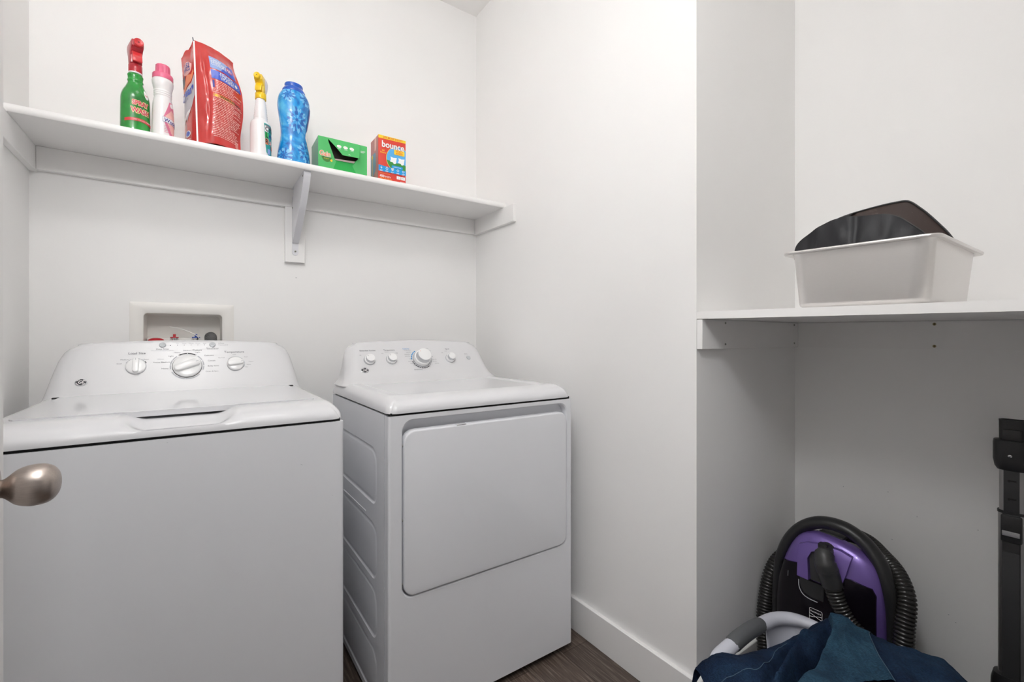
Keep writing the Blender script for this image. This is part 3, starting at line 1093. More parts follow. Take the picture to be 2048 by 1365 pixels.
# left side with four pressed panels, right side plain
ST_ = fr((-DHW, 0, 0), (0, -1, 0), (0, 0, 1))                    # looks to -X; local x = towards the front, so front edge at 0
yb0, yb1 = .095, .545
bands = ((.6125, .7805), (.394, .559), (.222, .374), (.046, .196))
zc = [zb_] + [(bands[k][1] + bands[k + 1][0]) / 2 for k in range(3, 0, -1)] if False else None
edges = [zt_, .586, .384, .209, zb_]
for k, (a, b_) in enumerate(bands):
    hole_ = rrect(yb1 - yb0, b_ - a, .042, 6, -(yb0 + yb1) / 2, (a + b_) / 2)
    plate_hole(m, -DD, -fb, edges[k + 1], edges[k], hole_, ENAMEL, ST_)
    def r3(ins, zz):
        return [(p[0], p[1], zz) for p in rrect(yb1 - yb0 - 2 * ins, b_ - a - 2 * ins, .040, 6, -(yb0 + yb1) / 2, (a + b_) / 2)]
    loops(m, [r3(0, 0), r3(.003, -.0030), r3(.008, -.0034), r3(.014, -.0014), r3(.018, -.0010)], ENAMEL, ST_, cap1=True)
# seam of the wrapped front panel, a bead and a pressed ring low on the side
box(m, -DHW - .0004, -DHW + .001, .0335, .0345, zb_, zt_, LTGREY)
tube(m, [(-DHW, .20, .571), (-DHW, .45, .566)], .0016, ENAMEL, 8)
arcband(m, -.19, .105, .090, .0925, radians(-80), radians(80), planar(ST_, -.0007), WHITEP, 20)
box(m, DHW - .003, DHW, fb, DD, zb_, zt_, ENAMEL); box(m, -DHW + .012, DHW - .002, DD - .003, DD, zb_, zt_, ENAMEL); box(m, -DHW + .001, DHW - .001, .03, DD, zt_ - .002, zt_ - .0002, ENAMEL)
m.build('cabinet', dr)
m = M(); box(m, -DHW + .008, DHW - .008, .006, DD - .006, .8853, .893, GAP); m.build('gap_shade', dr)  # shade in the dryer's cover gap, put in as a black filler
for sx in (-1, 1):
    for y in (.05, DD - .05):
        m = M(); lathe(m, [(.018, 0), (.018, .012), (.010, .014), (.010, .030)], BLACK2, 18, T=Matrix.Translation((sx * (DHW - .05), y, 0))); m.build('foot', dr)
m = M()
dx0, dx1, dz0, dz1 = .4690 - DXC, 1.0595 - DXC, .3835, .8425
rslab(m, dx1 - dx0, dz1 - dz0, .032, -.020, .0055, ENAMEL, .0055, (dx0 + dx1) / 2, (dz0 + dz1) / 2, T=FT, seg=4)
dd = m.build('door', dr)
for z in (.80, .594, .418):
    m = M(); lathe(m, [(.0032, 0), (.0032, .002), (.0006, .0026)], ZINC, 12, T=fr((dx0 - .0004, .008, z), (0, -1, 0), (0, 0, 1))); m.build('screw', dd)
m = M(); box(m, -.127, -.095, -.0058, .008, .8415, .8442, PLASTIC, .001); m.build('catch', dd)
m = M(); cover(m, DHW, DD, .8915, .9335, .085, .034, PLASTIC, dish=.0045)
m.build('top_cover', dr)
m = M()
def dy(z):
    p = ((.925, .452), (.935, .462), (.948, .482), (.965, .503), (.985, .516), (1.086, .583), (1.2, .66))
    for (a, ya), (b_, yb_) in zip(p, p[1:]):
        if z <= b_:
            return ya + (yb_ - ya) * (z - a) / (b_ - a)
    return .66
console(m, CONSOLE, .925, 1.066, 1.083, dy, [(0, .331), (.06, .322), (.16, .312), (.4, .303), (.75, .295), (.9, .286), (.96, .275), (1.0, .256)], .598, .045)
DT = fr((0, .516, .985), (1, 0, 0), (0, .067, .101))
F = planar(DT, .0006)
q0 = .0295                                            # the same points measured from the foot of the flat face
lab('Extended Tumble', -.2150, .1065 - q0, .0085, GREY, .012, xs_=1.0)
lab('Temperature', -.1300, .1075 - q0, .0085, GREY, .012, xs_=1.0)
lab('Signal', .1240, .1085 - q0, .0078, GREY, .012)
lab('Start', .2070, .0820 - q0, .0066, GREY)
lab('Hold to start', .2070, .0770 - q0, .0032, LTGREY)
lab('Cottons', -.0600, .1120 - q0, .0075, BLUEP, .01)
lab('Timed Dry', -.0290, .0140 - q0, .0072, GREY, .01)
for s, x, y in (('Energy Saver', -.0400, .1060), ('Less Dry', -.0420, .0960), ('Speed Dry', -.0480, .0860), ('More Dry', -.0490, .0770), ('Off', -.0470, .0640), ('Easy Care', -.0400, .0520), ('Delicates', -.0350, .0430), ('Air Fluff', -.0270, .0350)):
    lab(s, x, y - q0, .0048, GREY, al='RIGHT')
for s, x, y in (('Damp', .0260, .1120), ('Less Dry', .0290, .1010), ('Jeans', .0360, .0900), ('Off', .0430, .0720), ('More Dry', .0430, .0590), ('Less Dry', .0430, .0490), ('Delicates', .0500, .0400)):
    lab(s, x, y - q0, .0044, GREY, al='LEFT')
for k, s in enumerate(('20', '30', '40', '60', '80')):
    lab(s, -.0200 + k * .011, .0225 - q0 + .0025 * abs(k - 2), .0044, GREY)
for s, x, y in (('Off', -.2460, .0860), ('Low', -.1600, .0930), ('Medium', -.1420, .0990), ('High', -.1020, .0930), ('Off', .0960, .0900), ('Loud', .1150, .0980)):
    lab(s, x, y - q0, .0046, GREY)
mc = (-.0030, .0625 - q0)
for k in range(5):
    arcband(m, *mc, .0405, .0445, radians(118 + k * 13), radians(129 + k * 13), F, BLUEP, 5)
for k in range(9):
    arcband(m, *mc, .0405, .0440, radians(193 + k * 13), radians(203 + k * 13), F, DARK, 5)
for k in range(6):
    arcband(m, *mc, .0405, .0430, radians(-48 + k * 22), radians(-34 + k * 22), F, LTGREY, 5)
m.build('control_panel', dr)
def dknob(x, y, r, h, label):
    m = M()
    T = DT @ Matrix.Translation((x, y - q0, 0))
    lathe(m, [(r * 1.08, 0), (r * 1.08, .0012), (r * 1.02, .0012)], LTGREY, 40, T=T, cap=False)
    lathe(m, [(r, 0), (r, h * .36), (r * .97, h * .42), (r * .84, h * .45)], KNOB, 40, T=T, cap=False)
    lathe(m, [(r * .86, h * .44), (r * .80, h * .60), (r * .76, h * .92), (r * .78, h * .95)], SILVER, 40, T=T, cap=False)
    lathe(m, [(r * .79, h * .93), (r * .79, h * .98), (r * .74, h), (.0004, h)], KNOB, 40, T=T, cap=False)
    a = radians(140)
    decal(m, ell(r * .62 * cos(a), r * .62 * sin(a), .0014, .0014, 8), planar(T, h + .0003), DARK if r < .03 else ORANGE, None)
    return m.build('dial', dr, label=label)
dknob(-.2150, .0640, .0200, .022, 'small dial under the Extended Tumble heading')
dknob(-.1290, .0640, .0200, .022, 'small dial under the Temperature heading')
dknob(mc[0], .0625, .0345, .040, 'large central cycle dial standing well proud')
dknob(.1260, .0615, .0195, .024, 'small dial under the Signal heading')
m = M(); T = DT @ Matrix.Translation((.2150, .0623 - q0, 0))
lathe(m, [(.0095, 0), (.0095, .0015), (.0085, .0026), (.0004, .0028)], BUTTON, 28, T=T); m.build('button', dr)
badge(dr, DT @ Matrix.Translation((-.2400, .0195 - q0, 0)), .0155, .0115)


# ================================================================== THINGS ON THE WALL SHELF
def profile_fn(prof):
    zs = [p[1] for p in prof]
    def r(z):
        if z <= zs[0]:
            return prof[0][0]
        for (ra, za), (rb, zb__) in zip(prof, prof[1:]):
            if z <= zb__:
                return ra + (rb - ra) * (z - za) / max(1e-9, zb__ - za)
        return prof[-1][0]
    return r


def wrapfn(rf, sx, sy, off=.0005, th0=0.0):
    """(arc length from the front, height) -> point on the bottle; front is -y"""
    R0 = rf(.05)
    def f(x, z):
        th = -pi / 2 + th0 + x / R0
        r = rf(z)
        return Vector(((r * sx + off) * cos(th), (r * sy + off) * sin(th), z))
    return f


def prism(Mm, poly, x0, x1, mt, bev=0.0, T=None, seg=2):
    """polygon in the y-z plane pushed out along x"""
    b = bmesh.new()
    f = b.faces.new([b.verts.new((x0, p[0], p[1])) for p in poly])
    e = bmesh.ops.extrude_face_region(b, geom=[f])
    for v in e['geom']:
        if isinstance(v, bmesh.types.BMVert):
            v.co.x = x1
    bmesh.ops.recalc_face_normals(b, faces=b.faces)
    if bev > 0:
        bmesh.ops.bevel(b, geom=list(b.edges), offset=bev, segments=seg, affect='EDGES', profile=0.5, clamp_overlap=True)
    Mm.bm(b, mt, T)


def sprayer(parent, z, rc, hood, trig, nozz, rz, sc=1.0, back=None, ribs=True):
    R = Matrix.Rotation(rz, 4, 'Z')
    m = M()
    n = 48
    ring0 = []
    for zz_, rr_ in ((0, rc), (.0015, rc * 1.03), (.020 * sc, rc * 1.03), (.0215 * sc, rc * .97)):
        ring0.append([((rr_ + (.0005 if (k % 2 and ribs) else 0)) * cos(2 * pi * k / n), (rr_ + (.0005 if (k % 2 and ribs) else 0)) * sin(2 * pi * k / n), z + zz_) for k in range(n)])
    loops(m, ring0, hood, cap0=True, cap1=True)
    m.build('collar', parent)
    m = M()
    z1 = z + .0215 * sc
    P = ([(-.010, 0), (.010, 0), (.0095, .014), (.008, .030), (.007, .050), (.003, .0585)] if back else [(-.010, 0), (.011, 0), (.0135, .010), (.017, .022), (.025, .036), (.029, .046), (.0275, .054), (.020, .058)]) + [(-.018, .0585), (-.027, .058), (-.0275, .040), (-.018, .034), (-.010, .024)]
    prism(m, [(p[0] * sc, z1 + p[1] * sc) for p in P], -.0132 * sc, .0132 * sc, hood, .003 * sc, R)
    h = m.build('spray_head', parent)
    m = M()
    P = [(-.0115, .031), (-.0185, .030), (-.0235, .018), (-.026, .002), (-.0225, .000), (-.0195, .013), (-.0135, .022), (-.010, .026)]
    prism(m, [(p[0] * sc, z1 + p[1] * sc) for p in P], -.0105 * sc, .0105 * sc, trig, .002 * sc, R)
    m.build('trigger', h)
    m = M()
    T = R @ fr((0, -.026 * sc, z1 + .0485 * sc), (1, 0, 0), (0, 0, 1))
    lathe(m, [(.0100 * sc, 0), (.0108 * sc, .004), (.0106 * sc, .010 * sc), (.0090 * sc, .0116 * sc), (.0062 * sc, .0105 * sc), (.0015 * sc, .0105 * sc), (.0012 * sc, .009 * sc), (.0002, .009 * sc)], nozz, 28, T=T)
    decal(m, ell(0, 0, .0016 * sc, .0016 * sc, 10), planar(T, .0108 * sc), GAP, None)
    m.build('nozzle', h)
    if back:
        m = M()
        P = [(.008, .000), (.022, .004), (.033, .020), (.040, .038), (.040, .052), (.032, .061), (.012, .0635), (.006, .050)]
        prism(m, [(p[0] * sc, z1 + p[1] * sc) for p in P], -.0105 * sc, .0105 * sc, back, .003 * sc, R)
        m.build('back_shroud', h)
    return h


# ---- green stain remover
gb = thing('spray_bottle', 'green trigger spray bottle with red sprayer, first on the wall shelf', 'spray bottle', (-.151, 1.785, ST), radians(28))
gp = cr([(.0350, 0), (.0368, .004), (.0370, .03), (.0366, .075), (.0358, .103), (.0320, .120), (.0250, .135), (.0205, .146), (.0190, .152), (.0202, .157), (.0188, .162), (.0190, .168), (.0198, .174), (.0165, .179), (.0150, .180)], 4)
m = M(); lathe(m, gp, GREEN, 48, sy=.80); m.build('bottle', gb)
m = M(); lathe(m, [(.0158, .1785), (.0172, .1795), (.0172, .1825), (.0158, .183)], WHITEP, 36); m.build('neck_ring', gb)
rf = profile_fn(gp)
F = wrapfn(rf, 1, .8, .0005)
m = M()
for st, x, z, sz in (('SPRAY', .0010, .0835, .0185), ('WASH', .0015, .0605, .0205)):
    text(m, st, x, z, sz, F, YELLOWP, bold=.11, xs=.80, maxlen=.006)
    text(m, st, x, z, sz, wrapfn(rf, 1, .8, .0009), WHITEP, bold=.075, xs=.80, maxlen=.006)
F2 = wrapfn(rf, 1, .8, .0014)
text(m, 'SPRAY', .0010, .0835, .0185, F2, RED2, bold=.03, xs=.80, maxlen=.006)
text(m, 'WASH', .0015, .0605, .0205, F2, RED2, bold=.03, xs=.80, maxlen=.006)
text(m, "'n", .0015, .0722, .0070, F2, NAVY, bold=.01, maxlen=.006)
F = wrapfn(rf, 1, .8, .0006)
grid(m, lambda u, v: F(-.040 + .080 * u, .024 + .009 * v + .006 * sin(pi * u)), 16, 1, RED2)
text(m, 'GET TOUGH STAINS', .006, .0335, .0048, F2, WHITEP, bold=.01, maxlen=.006)
decal(m, ell(.021, .1180, .008, .0135, 18), wrapfn(rf, 1, .8, .0007), WHITEP, .005)
text(m, '10X', .0205, .1160, .0075, wrapfn(rf, 1, .8, .0013), RED2, bold=.015, maxlen=.004)
m.build('label', gb)
sprayer(gb, .183, .0158, RED, RED2, RED2, radians(-12), 1.12)
m = M(); box(m, .006, .014, .012, .018, .236, .243, YELLOWP, .002); m.build('lock_tab', gb, label='yellow lock tab at the back of the sprayer')

# ---- white and pink fabric wash
sb = thing('detergent_bottle', 'slim white bottle with a pink stepped cap, right of the green spray bottle', 'bottle', (-.085, 1.785, ST), radians(52))
sp = cr([(.0262, 0), (.0285, .004), (.0288, .03), (.0280, .075), (.0262, .105), (.0236, .122), (.0226, .128), (.0238, .131), (.0226, .134), (.0238, .137), (.0228, .140), (.0240, .143), (.0232, .147), (.0258, .158), (.0278, .168), (.0282, .176), (.0262, .182), (.0235, .184)], 3)
m = M(); lathe(m, sp, BOTW, 48, sy=.94); m.build('bottle', sb)
n = 60
m = M()
lathe(m, [(.0265, .182), (.0272, .184), (.0272, .196), (.0258, .1985), (.019, .199)], PINK, n, sy=.95)
rr_ = [[((.0186 - .0008 * q + (.0007 if k % 4 == 0 else 0)) * cos(2 * pi * k / n), (.0186 - .0008 * q + (.0007 if k % 4 == 0 else 0)) * sin(2 * pi * k / n), .1985 + .0285 * q) for k in range(n)] for q in (0, .5, .93)]
rr_.append([(.0166 * cos(2 * pi * k / n), .0166 * sin(2 * pi * k / n), .2275) for k in range(n)])
loops(m, rr_, PINK, cap1=True)
m.build('cap', sb)
rf = profile_fn(sp)
F = lambda o: wrapfn(rf, 1, .94, o)
m = M()
decal(m, [(-.024, .056), (-.004, .112), (.010, .112), (.026, .08), (.030, .05), (.010, .004), (-.004, .004)], F(.0005), PINKP, .006)
decal(m, [(-.019, .062), (.001, .088), (.022, .072), (.024, .052), (.008, .010), (-.001, .016)], F(.0009), PALER, .006)
decal(m, ell(.004, .102, .007, .007), F(.0011), WHITEP, .005)
decal(m, [(-.024, .062), (.034, .055), (.034, .038), (-.024, .046)], F(.0013), NAVY, .006)
decal(m, [(-.0232, .0612), (.034, .0543), (.034, .0388), (-.0232, .0468)], F(.0016), WHITEP, .006)
text(m, 'Woolite', .004, .0495, .0155, F(.0020), NAVY, bold=.02, xs=.95, rot=-.11, maxlen=.005)
for k in range(5):
    decal(m, rect(-.020, -.006 + .002 * (k % 2), .034 - .005 * k, .0355 - .005 * k), F(.0013), PINKP, .006)
m.build('label', sb)

# ---- red refill pouch
pp = thing('detergent_pouch', 'tall crinkled red pouch of laundry pacs standing on the wall shelf', 'pouch', (.004, 1.757, ST))
HP = .338
def wr(a, b, c):
    return noise.noise(Vector((a * 3.1, b * 5.3, c)))
def pr(s, t):          # right-hand face: s from the seam to the right edge, t up
    topx, topz = .100 - .0, HP * (1 - .064 * s - .035 * sin(pi * min(1, s)) * 0)
    w = .121 * (1 - .03 * sin(pi * t)) * (1 - .18 * sstep(.62, 1, t)) + .010 * sstep(.15, .45, t) * (1 - sstep(.5, .85, t))
    x = w * s - .010 * t * (1 - s)
    bul = (.017 * (1 - t) ** .5 + .012 * sin(pi * t)) * sin(pi * min(1, s * 1.06)) ** .8
    y = -.004 * (1 - s) - bul + .030 * sstep(.75, 1, t) + .036 * s ** 3 * (1 - .4 * t)
    amp = .0035 * min(1, 6 * s) * min(1, 6 * (1 - s)) * min(1, 8 * t)
    y += amp * (wr(s, t, .3) + .6 * wr(s * 2.3, t * 2.1, 1.7)) * 1.3
    y += .004 * math.exp(-((s - .22 - .05 * sin(5 * t)) / .035) ** 2) * min(1, 5 * t) * (1 - sstep(.85, 1, t))
    z = t * (HP - .024 * s + .006 * sin(pi * s) * sstep(.7, 1, t)) + (.006 * sin(pi * s) - .002) * (1 - t)
    return Vector((x, y, max(z, .0)))
def pl(s, t):          # left-hand face: s from the seam back to the left rear edge
    e = pr(0, t)
    d = .075 * (1 - .5 * sstep(.55, 1, t))
    x = e.x - (.0335 - .003 * sin(pi * t)) * s - .006 * sin(pi * s) * (1 - t * .5)
    y = e.y + d * s
    y += .003 * sin(pi * s) * wr(s + 4, t, 2.2)
    z = t * (HP - .030 * sstep(.05, .25, s) - .022 * sstep(.5, 1, s))
    return Vector((x, y, z))
def pbk(s, t):         # hidden rear
    a, b_ = pr(1, t), pl(1, t)
    q = a.lerp(b_, s)
    q.y += .012 * sin(pi * s) * (1 - t)
    return q
m = M()
grid(m, pr, 44, 60, POUCH); grid(m, pl, 16, 60, POUCH); grid(m, pbk, 12, 60, POUCH)
def lid_(s, v):
    a = pr(s, 1); b_ = pl(s, 1) if s < .01 else pl(1, 1).lerp(pr(1, 1), s)
    return a.lerp(b_, v)
grid(m, lid_, 20, 3, POUCH)
pouch = m.build('pouch_film', pp, sharp=60)
m = M()
grid(m, lambda u, v: pr(0, .985 * v + .004) + Vector((-.0022 + .0044 * u, -.0025, 0)), 1, 50, WHITEP)
tube(m, [pr(0, .985) + Vector((-.001, -.002, 0)), pr(0, 1) + Vector((-.003, -.002, .006))], .0018, GREY, 6)
m.build('seal_seam', pp)
m = M()
def PF(off, fn=pr, flip=1):
    def f(s, t):
        e = .004
        p = fn(s, t)
        nrm = (fn(s + e, t) - p).cross(fn(s, t + e) - p)
        nrm.normalize()
        if nrm.y > 0.05 or (abs(nrm.y) <= .05 and nrm.x > 0 and fn is pl):
            nrm = -nrm
        return p + nrm * off
    return f
f1, f2, f3 = PF(.0008), PF(.0013), PF(.0019)
decal(m, rect(.33, .90, .735, .862), f1, SKYB, .03)
decal(m, [(.55, .735), (.90, .735), (.90, .862), (.80, .862)], f2, BLUE2, .03)
decal(m, rect(.33, .965, .635, .722), f1, BLUE2, .03)
def ptext(s, x, y, size, mt_, **k):      # lettering in metres laid onto the (s, t) face
    f = k.pop('f', f2)
    text(m, s, 0, 0, size, lambda a, b_: f(x + a / .121, y + b_ / HP), mt_, maxlen=.012, **k)
for k, s in enumerate(('CHILD', 'RESISTANT', 'CLOSURE')):
    ptext(s, .36, .825 - .0235 * k, .0098, WHITEP, align='LEFT', bold=.012, f=f3)
for k, s in enumerate(('FIGHTS', 'TOUGH', 'STAINS')):
    ptext(s, .66, .703 - .0235 * k, .0105, WHITEP, bold=.012, f=f3)
decal(m, [(.79 + .055 * cos(a) , .80 + .0185 * sin(a)) for a in [2 * pi * k / 18 for k in range(18)]], f2, WHITEP, .02)
arcband(m, 0, 0, .055, .066, 0, 2 * pi, lambda x, y: f3(.79 + x * 1.15, .80 + y * .42), RED2, 22)
decal(m, [(.78 - .06, .818), (.78 - .05, .822), (.85, .782), (.84, .778)], f3, RED2, .02)
arcband(m, 0, 0, .055, .064, 0, 2 * pi, lambda x, y: f3(.865 + x * 1.1, .675 + y * .42), SKYB, 22)
decal(m, [(.865 + .030 * cos(a), .675 + .015 * sin(a)) for a in [2 * pi * k / 12 for k in range(12)]], f2, WHITEP, .02)
decal(m, rect(.345, .385, .55, .62), f1, NAVY, .02)
random.seed(3)
for k in range(34):
    y = .618 - k * .0165
    if .455 < y < .495:
        continue
    x0 = .41 if y > .54 else .345 + .012 * (k % 3 == 0)
    x1 = random.choice((.93, .90, .95, .78, .95, .92)) - .02 * (y < .2)
    x = x0
    while x < x1 - .02:
        w_ = min(random.uniform(.03, .11), x1 - x)
        decal(m, rect(x, x + w_, y, y + .0068 - .0015 * (k % 4 != 0)), f1, PALER, .05)
        x += w_ + .012
for k in range(6):
    decal(m, rect(.86, .93, .10 - k * .011, .105 - k * .011), f1, PALER, .05)
decal(m, rect(.345, .795, .456, .490), f1, WARN, .03)
decal(m, [(.37, .462), (.45, .462), (.41, .486)], f2, YELLOWP, .03)
ptext('WARNING:', .485, .473, .0105, BLACKP, align='LEFT', bold=.012)
# left-hand face
g1, g2, g3 = PF(.0008, pl), PF(.0013, pl), PF(.0018, pl)
def gtext(s, x, y, size, mt_, **k):
    text(m, s, 0, 0, size, lambda a, b_: g3(x - a / .085, y + b_ / HP), mt_, maxlen=.012, **k)
decal(m, [(.06, .64), (.92, .56), (.97, .38), (.60, .25), (.30, .36), (.06, .45)], g1, POUCHG, .03)
decal(m, [(.97, .25), (.95, .31), (.32, .365), (.36, .33)], g2, WHITEP, .03)
decal(m, [(.5 + .33 * cos(a), .785 + .068 * sin(a)) for a in [2 * pi * k / 20 for k in range(20)]], g1, PALER, .03)
decal(m, [(.10, .70), (.55, .72), (.92, .62), (.88, .575), (.06, .665)], g1, ORANGE, .03)
decal(m, rect(.72, .99, .655, .745), g1, GREY, .03)
gtext('152', .50, .806, .024, NAVY, bold=.015, xs=1.0)
gtext('PACS', .50, .766, .0185, NAVY, bold=.015, xs=.9)
gtext('Clean', .58, .545, .040, BLUE2, bold=.02, xs=.88, rot=.12)
gtext('Burst', .60, .475, .012, NAVY, xs=1.0, rot=.18)
decal(m, [(.55 + .21 * cos(a), .115 + .034 * sin(a)) for a in [2 * pi * k / 20 for k in range(20)]], g1, WHITEP, .03)
decal(m, [(.55 + .16 * cos(a), .115 + .026 * sin(a)) for a in [2 * pi * k / 20 for k in range(20)]], g2, BLUE2, .03)
for k in range(3):
    decal(m, rect(.35, .75, .055 - .012 * k, .061 - .012 * k), g1, PALER, .04)
m.build('printed_label', pp)

# ---- white and yellow cleaner
cb = thing('spray_bottle', 'white trigger spray bottle with yellow sprayer and teal label', 'spray bottle', (.1835, 1.787, ST), radians(58))
cp = cr([(.0340, 0), (.0360, .004), (.0364, .05), (.0362, .100), (.0345, .118), (.0285, .126), (.0245, .130), (.0238, .134)], 4)
for k in range(9):
    z = .140 + k * .0058
    cp += [(.0232 - .0006 * k, z), (.0236 - .0006 * k, z + .0018), (.0230 - .0006 * k, z + .0038)]
cp += [(.0172, .196), (.0165, .200), (.0150, .203)]
m = M(); lathe(m, cp, BOTW, 48, sy=.86); m.build('bottle', cb)
rf = profile_fn(cp)
F = lambda o: wrapfn(rf, 1, .86, o)
m = M()
decal(m, [(-.027, .114), (.030, .114), (.030, .004), (-.006, .006), (-.018, .016), (-.023, .05)], F(.0005), TEAL, .006)
decal(m, rect(-.024, .030, .100, .110), F(.0008), GREY, .006)
for k, (s, mb, ml) in enumerate((('C', WHITEP, BLACKP), ('L', LGREEN, BLACKP), ('R', ORANGE, BLACKP))):
    z = .086 - k * .0215
    decal(m, rect(-.0245 + .001 * k, -.0100, z, z + .020), F(.0009), mb, .006)
    text(m, s, -.017, z + .0095, .022, F(.0014), ml, bold=.03, xs=.8, maxlen=.005)
text(m, 'STAIN', -.0075, .0945, .019, F(.0012), BLACKP, align='LEFT', bold=.02, xs=.7, maxlen=.005)
text(m, 'MAGNET', -.0075, .0745, .015, F(.0012), NAVY, align='LEFT', bold=.02, xs=.6, maxlen=.005)
for (x, z, r) in ((.000, .052, .008), (.010, .036, .009)):
    decal(m, [(x + r * (.7 + .3 * cos(5 * a)) * cos(a), z + r * 1.2 * (.7 + .3 * cos(5 * a)) * sin(a)) for a in [2 * pi * k / 30 for k in range(30)]], F(.0012), PALER if r < .0085 else RED2, None)
decal(m, rect(-.014, .000, .012, .030), F(.0010), SKYB, .006)
for k in range(12):
    decal(m, rect(.012, .024, .142 + k * .0042, .1436 + k * .0042), F(.0006), LTGREY, .006)
m.build('label', cb)
sprayer(cb, .203, .0168, YELLOW, YELLOW, YELLOW, radians(-84), 0.97, CLEARP, ribs=False)

# ---- blue floral scent-bead bottle
bb = thing('scent_bead_bottle', 'waisted blue bottle printed with flowers, under a blue cap', 'bottle', (.290, 1.800, ST), radians(12))
bp_ = cr([(.0515, 0), (.0555, .004), (.0558, .018), (.0520, .050), (.0455, .085), (.0435, .108), (.0448, .135), (.0495, .168), (.0538, .198), (.0545, .218), (.0510, .240), (.0440, .256), (.0385, .263)], 5)
m = M(); lathe(m, bp_, WRAP, 64, sy=.78, cap=True)
rf = profile_fn(bp_)
def flower(x, z, R, layers, seed, sq=1.0):
    random.seed(seed)
    for li in range(layers):
        rad = R * (1 - li / (layers + .4))
        n = 26 - 4 * li if layers > 2 else 20
        for k in range(n):
            a = 2 * pi * (k + .5 * (li % 2)) / n + random.uniform(-.06, .06)
            L_ = rad * random.uniform(.88, 1.06)
            w_ = rad * 3.0 / n
            mt_ = (PET1, PET2, PET3)[(k * 2 + li + (k % 3 == 0)) % 3]
            ca, sa = cos(a), sin(a)
            pl_ = [(L_ * q, w_ * p) for q, p in ((.22, 0), (.5, -.7), (.8, -.9), (.95, -.45), (1.0, 0), (.95, .45), (.8, .9), (.5, .7))]
            decal(m, [(x + q * ca - p * sa, z + (q * sa + p * ca) * sq) for q, p in pl_], wrapfn(rf, 1, .78, .0004 + .0003 * li + .00008 * (k % 3)), mt_, None)
    decal(m, ell(x, z, R * .14, R * .14, 12), wrapfn(rf, 1, .78, .0004 + .0003 * layers), PET3, None)
flower(-.004, .155, .040, 3, 1, 1.15); flower(.036, .048, .040, 3, 2); flower(.034, .238, .030, 2, 4); flower(-.048, .022, .030, 2, 5); flower(-.034, .238, .024, 2, 8)
decal(m, [(.044, .205), (.056, .215), (.060, .16), (.052, .125), (.046, .13)], wrapfn(rf, 1, .78, .0016), NAVY, .006)
decal(m, [(.040, .120), (.052, .135), (.052, .105), (.044, .090), (.038, .105)], wrapfn(rf, 1, .78, .0017), WHITEP, .006)
m.build('bottle', bb)
m = M()
lathe(m, cr([(.0388, .2615), (.0385, .268), (.0345, .275), (.0312, .279), (.0305, .282), (.0308, .289), (.0295, .2925), (.0255, .2935), (.0005, .2935)], 4), CAPB, 48, sy=.82)
m.build('cap', bb)

# ---- green carton of dryer sheets with a torn open front
gx0, gx1, gy0, gy1, gh = .364, .5405, 1.757, 1.872, .1165
gbx = thing('dryer_sheet_box', 'low green dryer sheet box with torn open front', 'box', ((gx0 + gx1) / 2, gy0, ST))
w2 = (gx1 - gx0) / 2
m = M()
b = bmesh.new()
P = [(-w2, 0, 0), (w2, 0, 0), (w2, gy1 - gy0, 0), (-w2, gy1 - gy0, 0), (-w2, 0, gh), (w2, 0, gh), (w2, gy1 - gy0, gh - .004), (-w2, gy1 - gy0, gh - .004)]
V_ = [b.verts.new(p) for p in P]
for f in ((0, 1, 2, 3), (1, 2, 6, 5), (2, 3, 7, 6), (4, 5, 6, 7)):
    b.faces.new([V_[i] for i in f])
m.bm(b, BOXG)
# left end bulges a little; its flap line shows
grid(m, lambda u, v: (-w2 - .0045 * sin(pi * u) * sin(pi * v), (gy1 - gy0) * u, gh * v * (1 - .034 * u)), 10, 8, BOXG2)
FT = fr((-w2, 0, 0), (1, 0, 0), (0, 0, 1))
def G(p, q, o=0.0):
    return FT @ Vector((p * 2 * w2, (1 - q) * gh, o))
# front made around the torn opening
hole_pq = [(.205, .14), (.324, .622), (.742, .575), (.80, .50), (.844, .02), (.193, .055)]
def poly3(pts, mt_, o=0.0):
    m.add([G(p, q, o) for p, q in pts], [list(range(len(pts)))], mt_)
poly3([(0, 0), (.193, 0), (.193, .055), (.205, .14), (.324, .622), (.355, .70), (.285, 1), (0, 1)], BOXG)
poly3([(.324, .622), (.742, .575), (.80, .50), (.686, .738), (.782, 1), (.285, 1), (.355, .70)], BOXG3)
poly3([(.80, .50), (.844, .02), (.844, 0), (1, 0), (1, 1), (.782, 1), (.686, .738)], BOXG)
for k in range(3):
    decal(m, rect(.152, .170 - .003 * k, .094 - .003 * k, .0952 - .003 * k), planar(FT, .0004), WHITEP, None)
m.build('carton', gbx)
m = M()
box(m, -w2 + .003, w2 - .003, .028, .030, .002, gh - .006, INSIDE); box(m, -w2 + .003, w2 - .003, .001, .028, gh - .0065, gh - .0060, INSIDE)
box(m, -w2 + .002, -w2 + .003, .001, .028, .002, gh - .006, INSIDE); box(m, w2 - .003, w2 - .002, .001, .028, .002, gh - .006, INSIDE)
m.build('lining', gbx)
m = M()
m.add([G(.324, .622, .0004), G(.342, .688, -.004), G(.72, .668, -.004), G(.748, .575, .0004)], [(0, 1, 2, 3)], CARD)
m.add([G(.324, .622, .0006), G(.338, .672, .0030), G(.715, .655, .0030), G(.748, .575, .0006)], [(0, 1, 2, 3)], CARD)
m.build('torn_edge', gbx)
m = M()
def FL(p, q, o=0.0):
    return G(p, q, .001 + .020 * max(0, q) / .525 + o)
fl = [(.193, .055), (.193, .0), (.844, .0), (.844, .02), (.798, .504), (.455, .525), (.36, .33)]
m.add([FL(p, q) for p, q in fl] + [FL(p, q, -.0006) for p, q in fl], [list(range(7)), list(range(7, 14))] + [(k, (k + 1) % 7, 7 + (k + 1) % 7, 7 + k) for k in range(7)], BOXG)
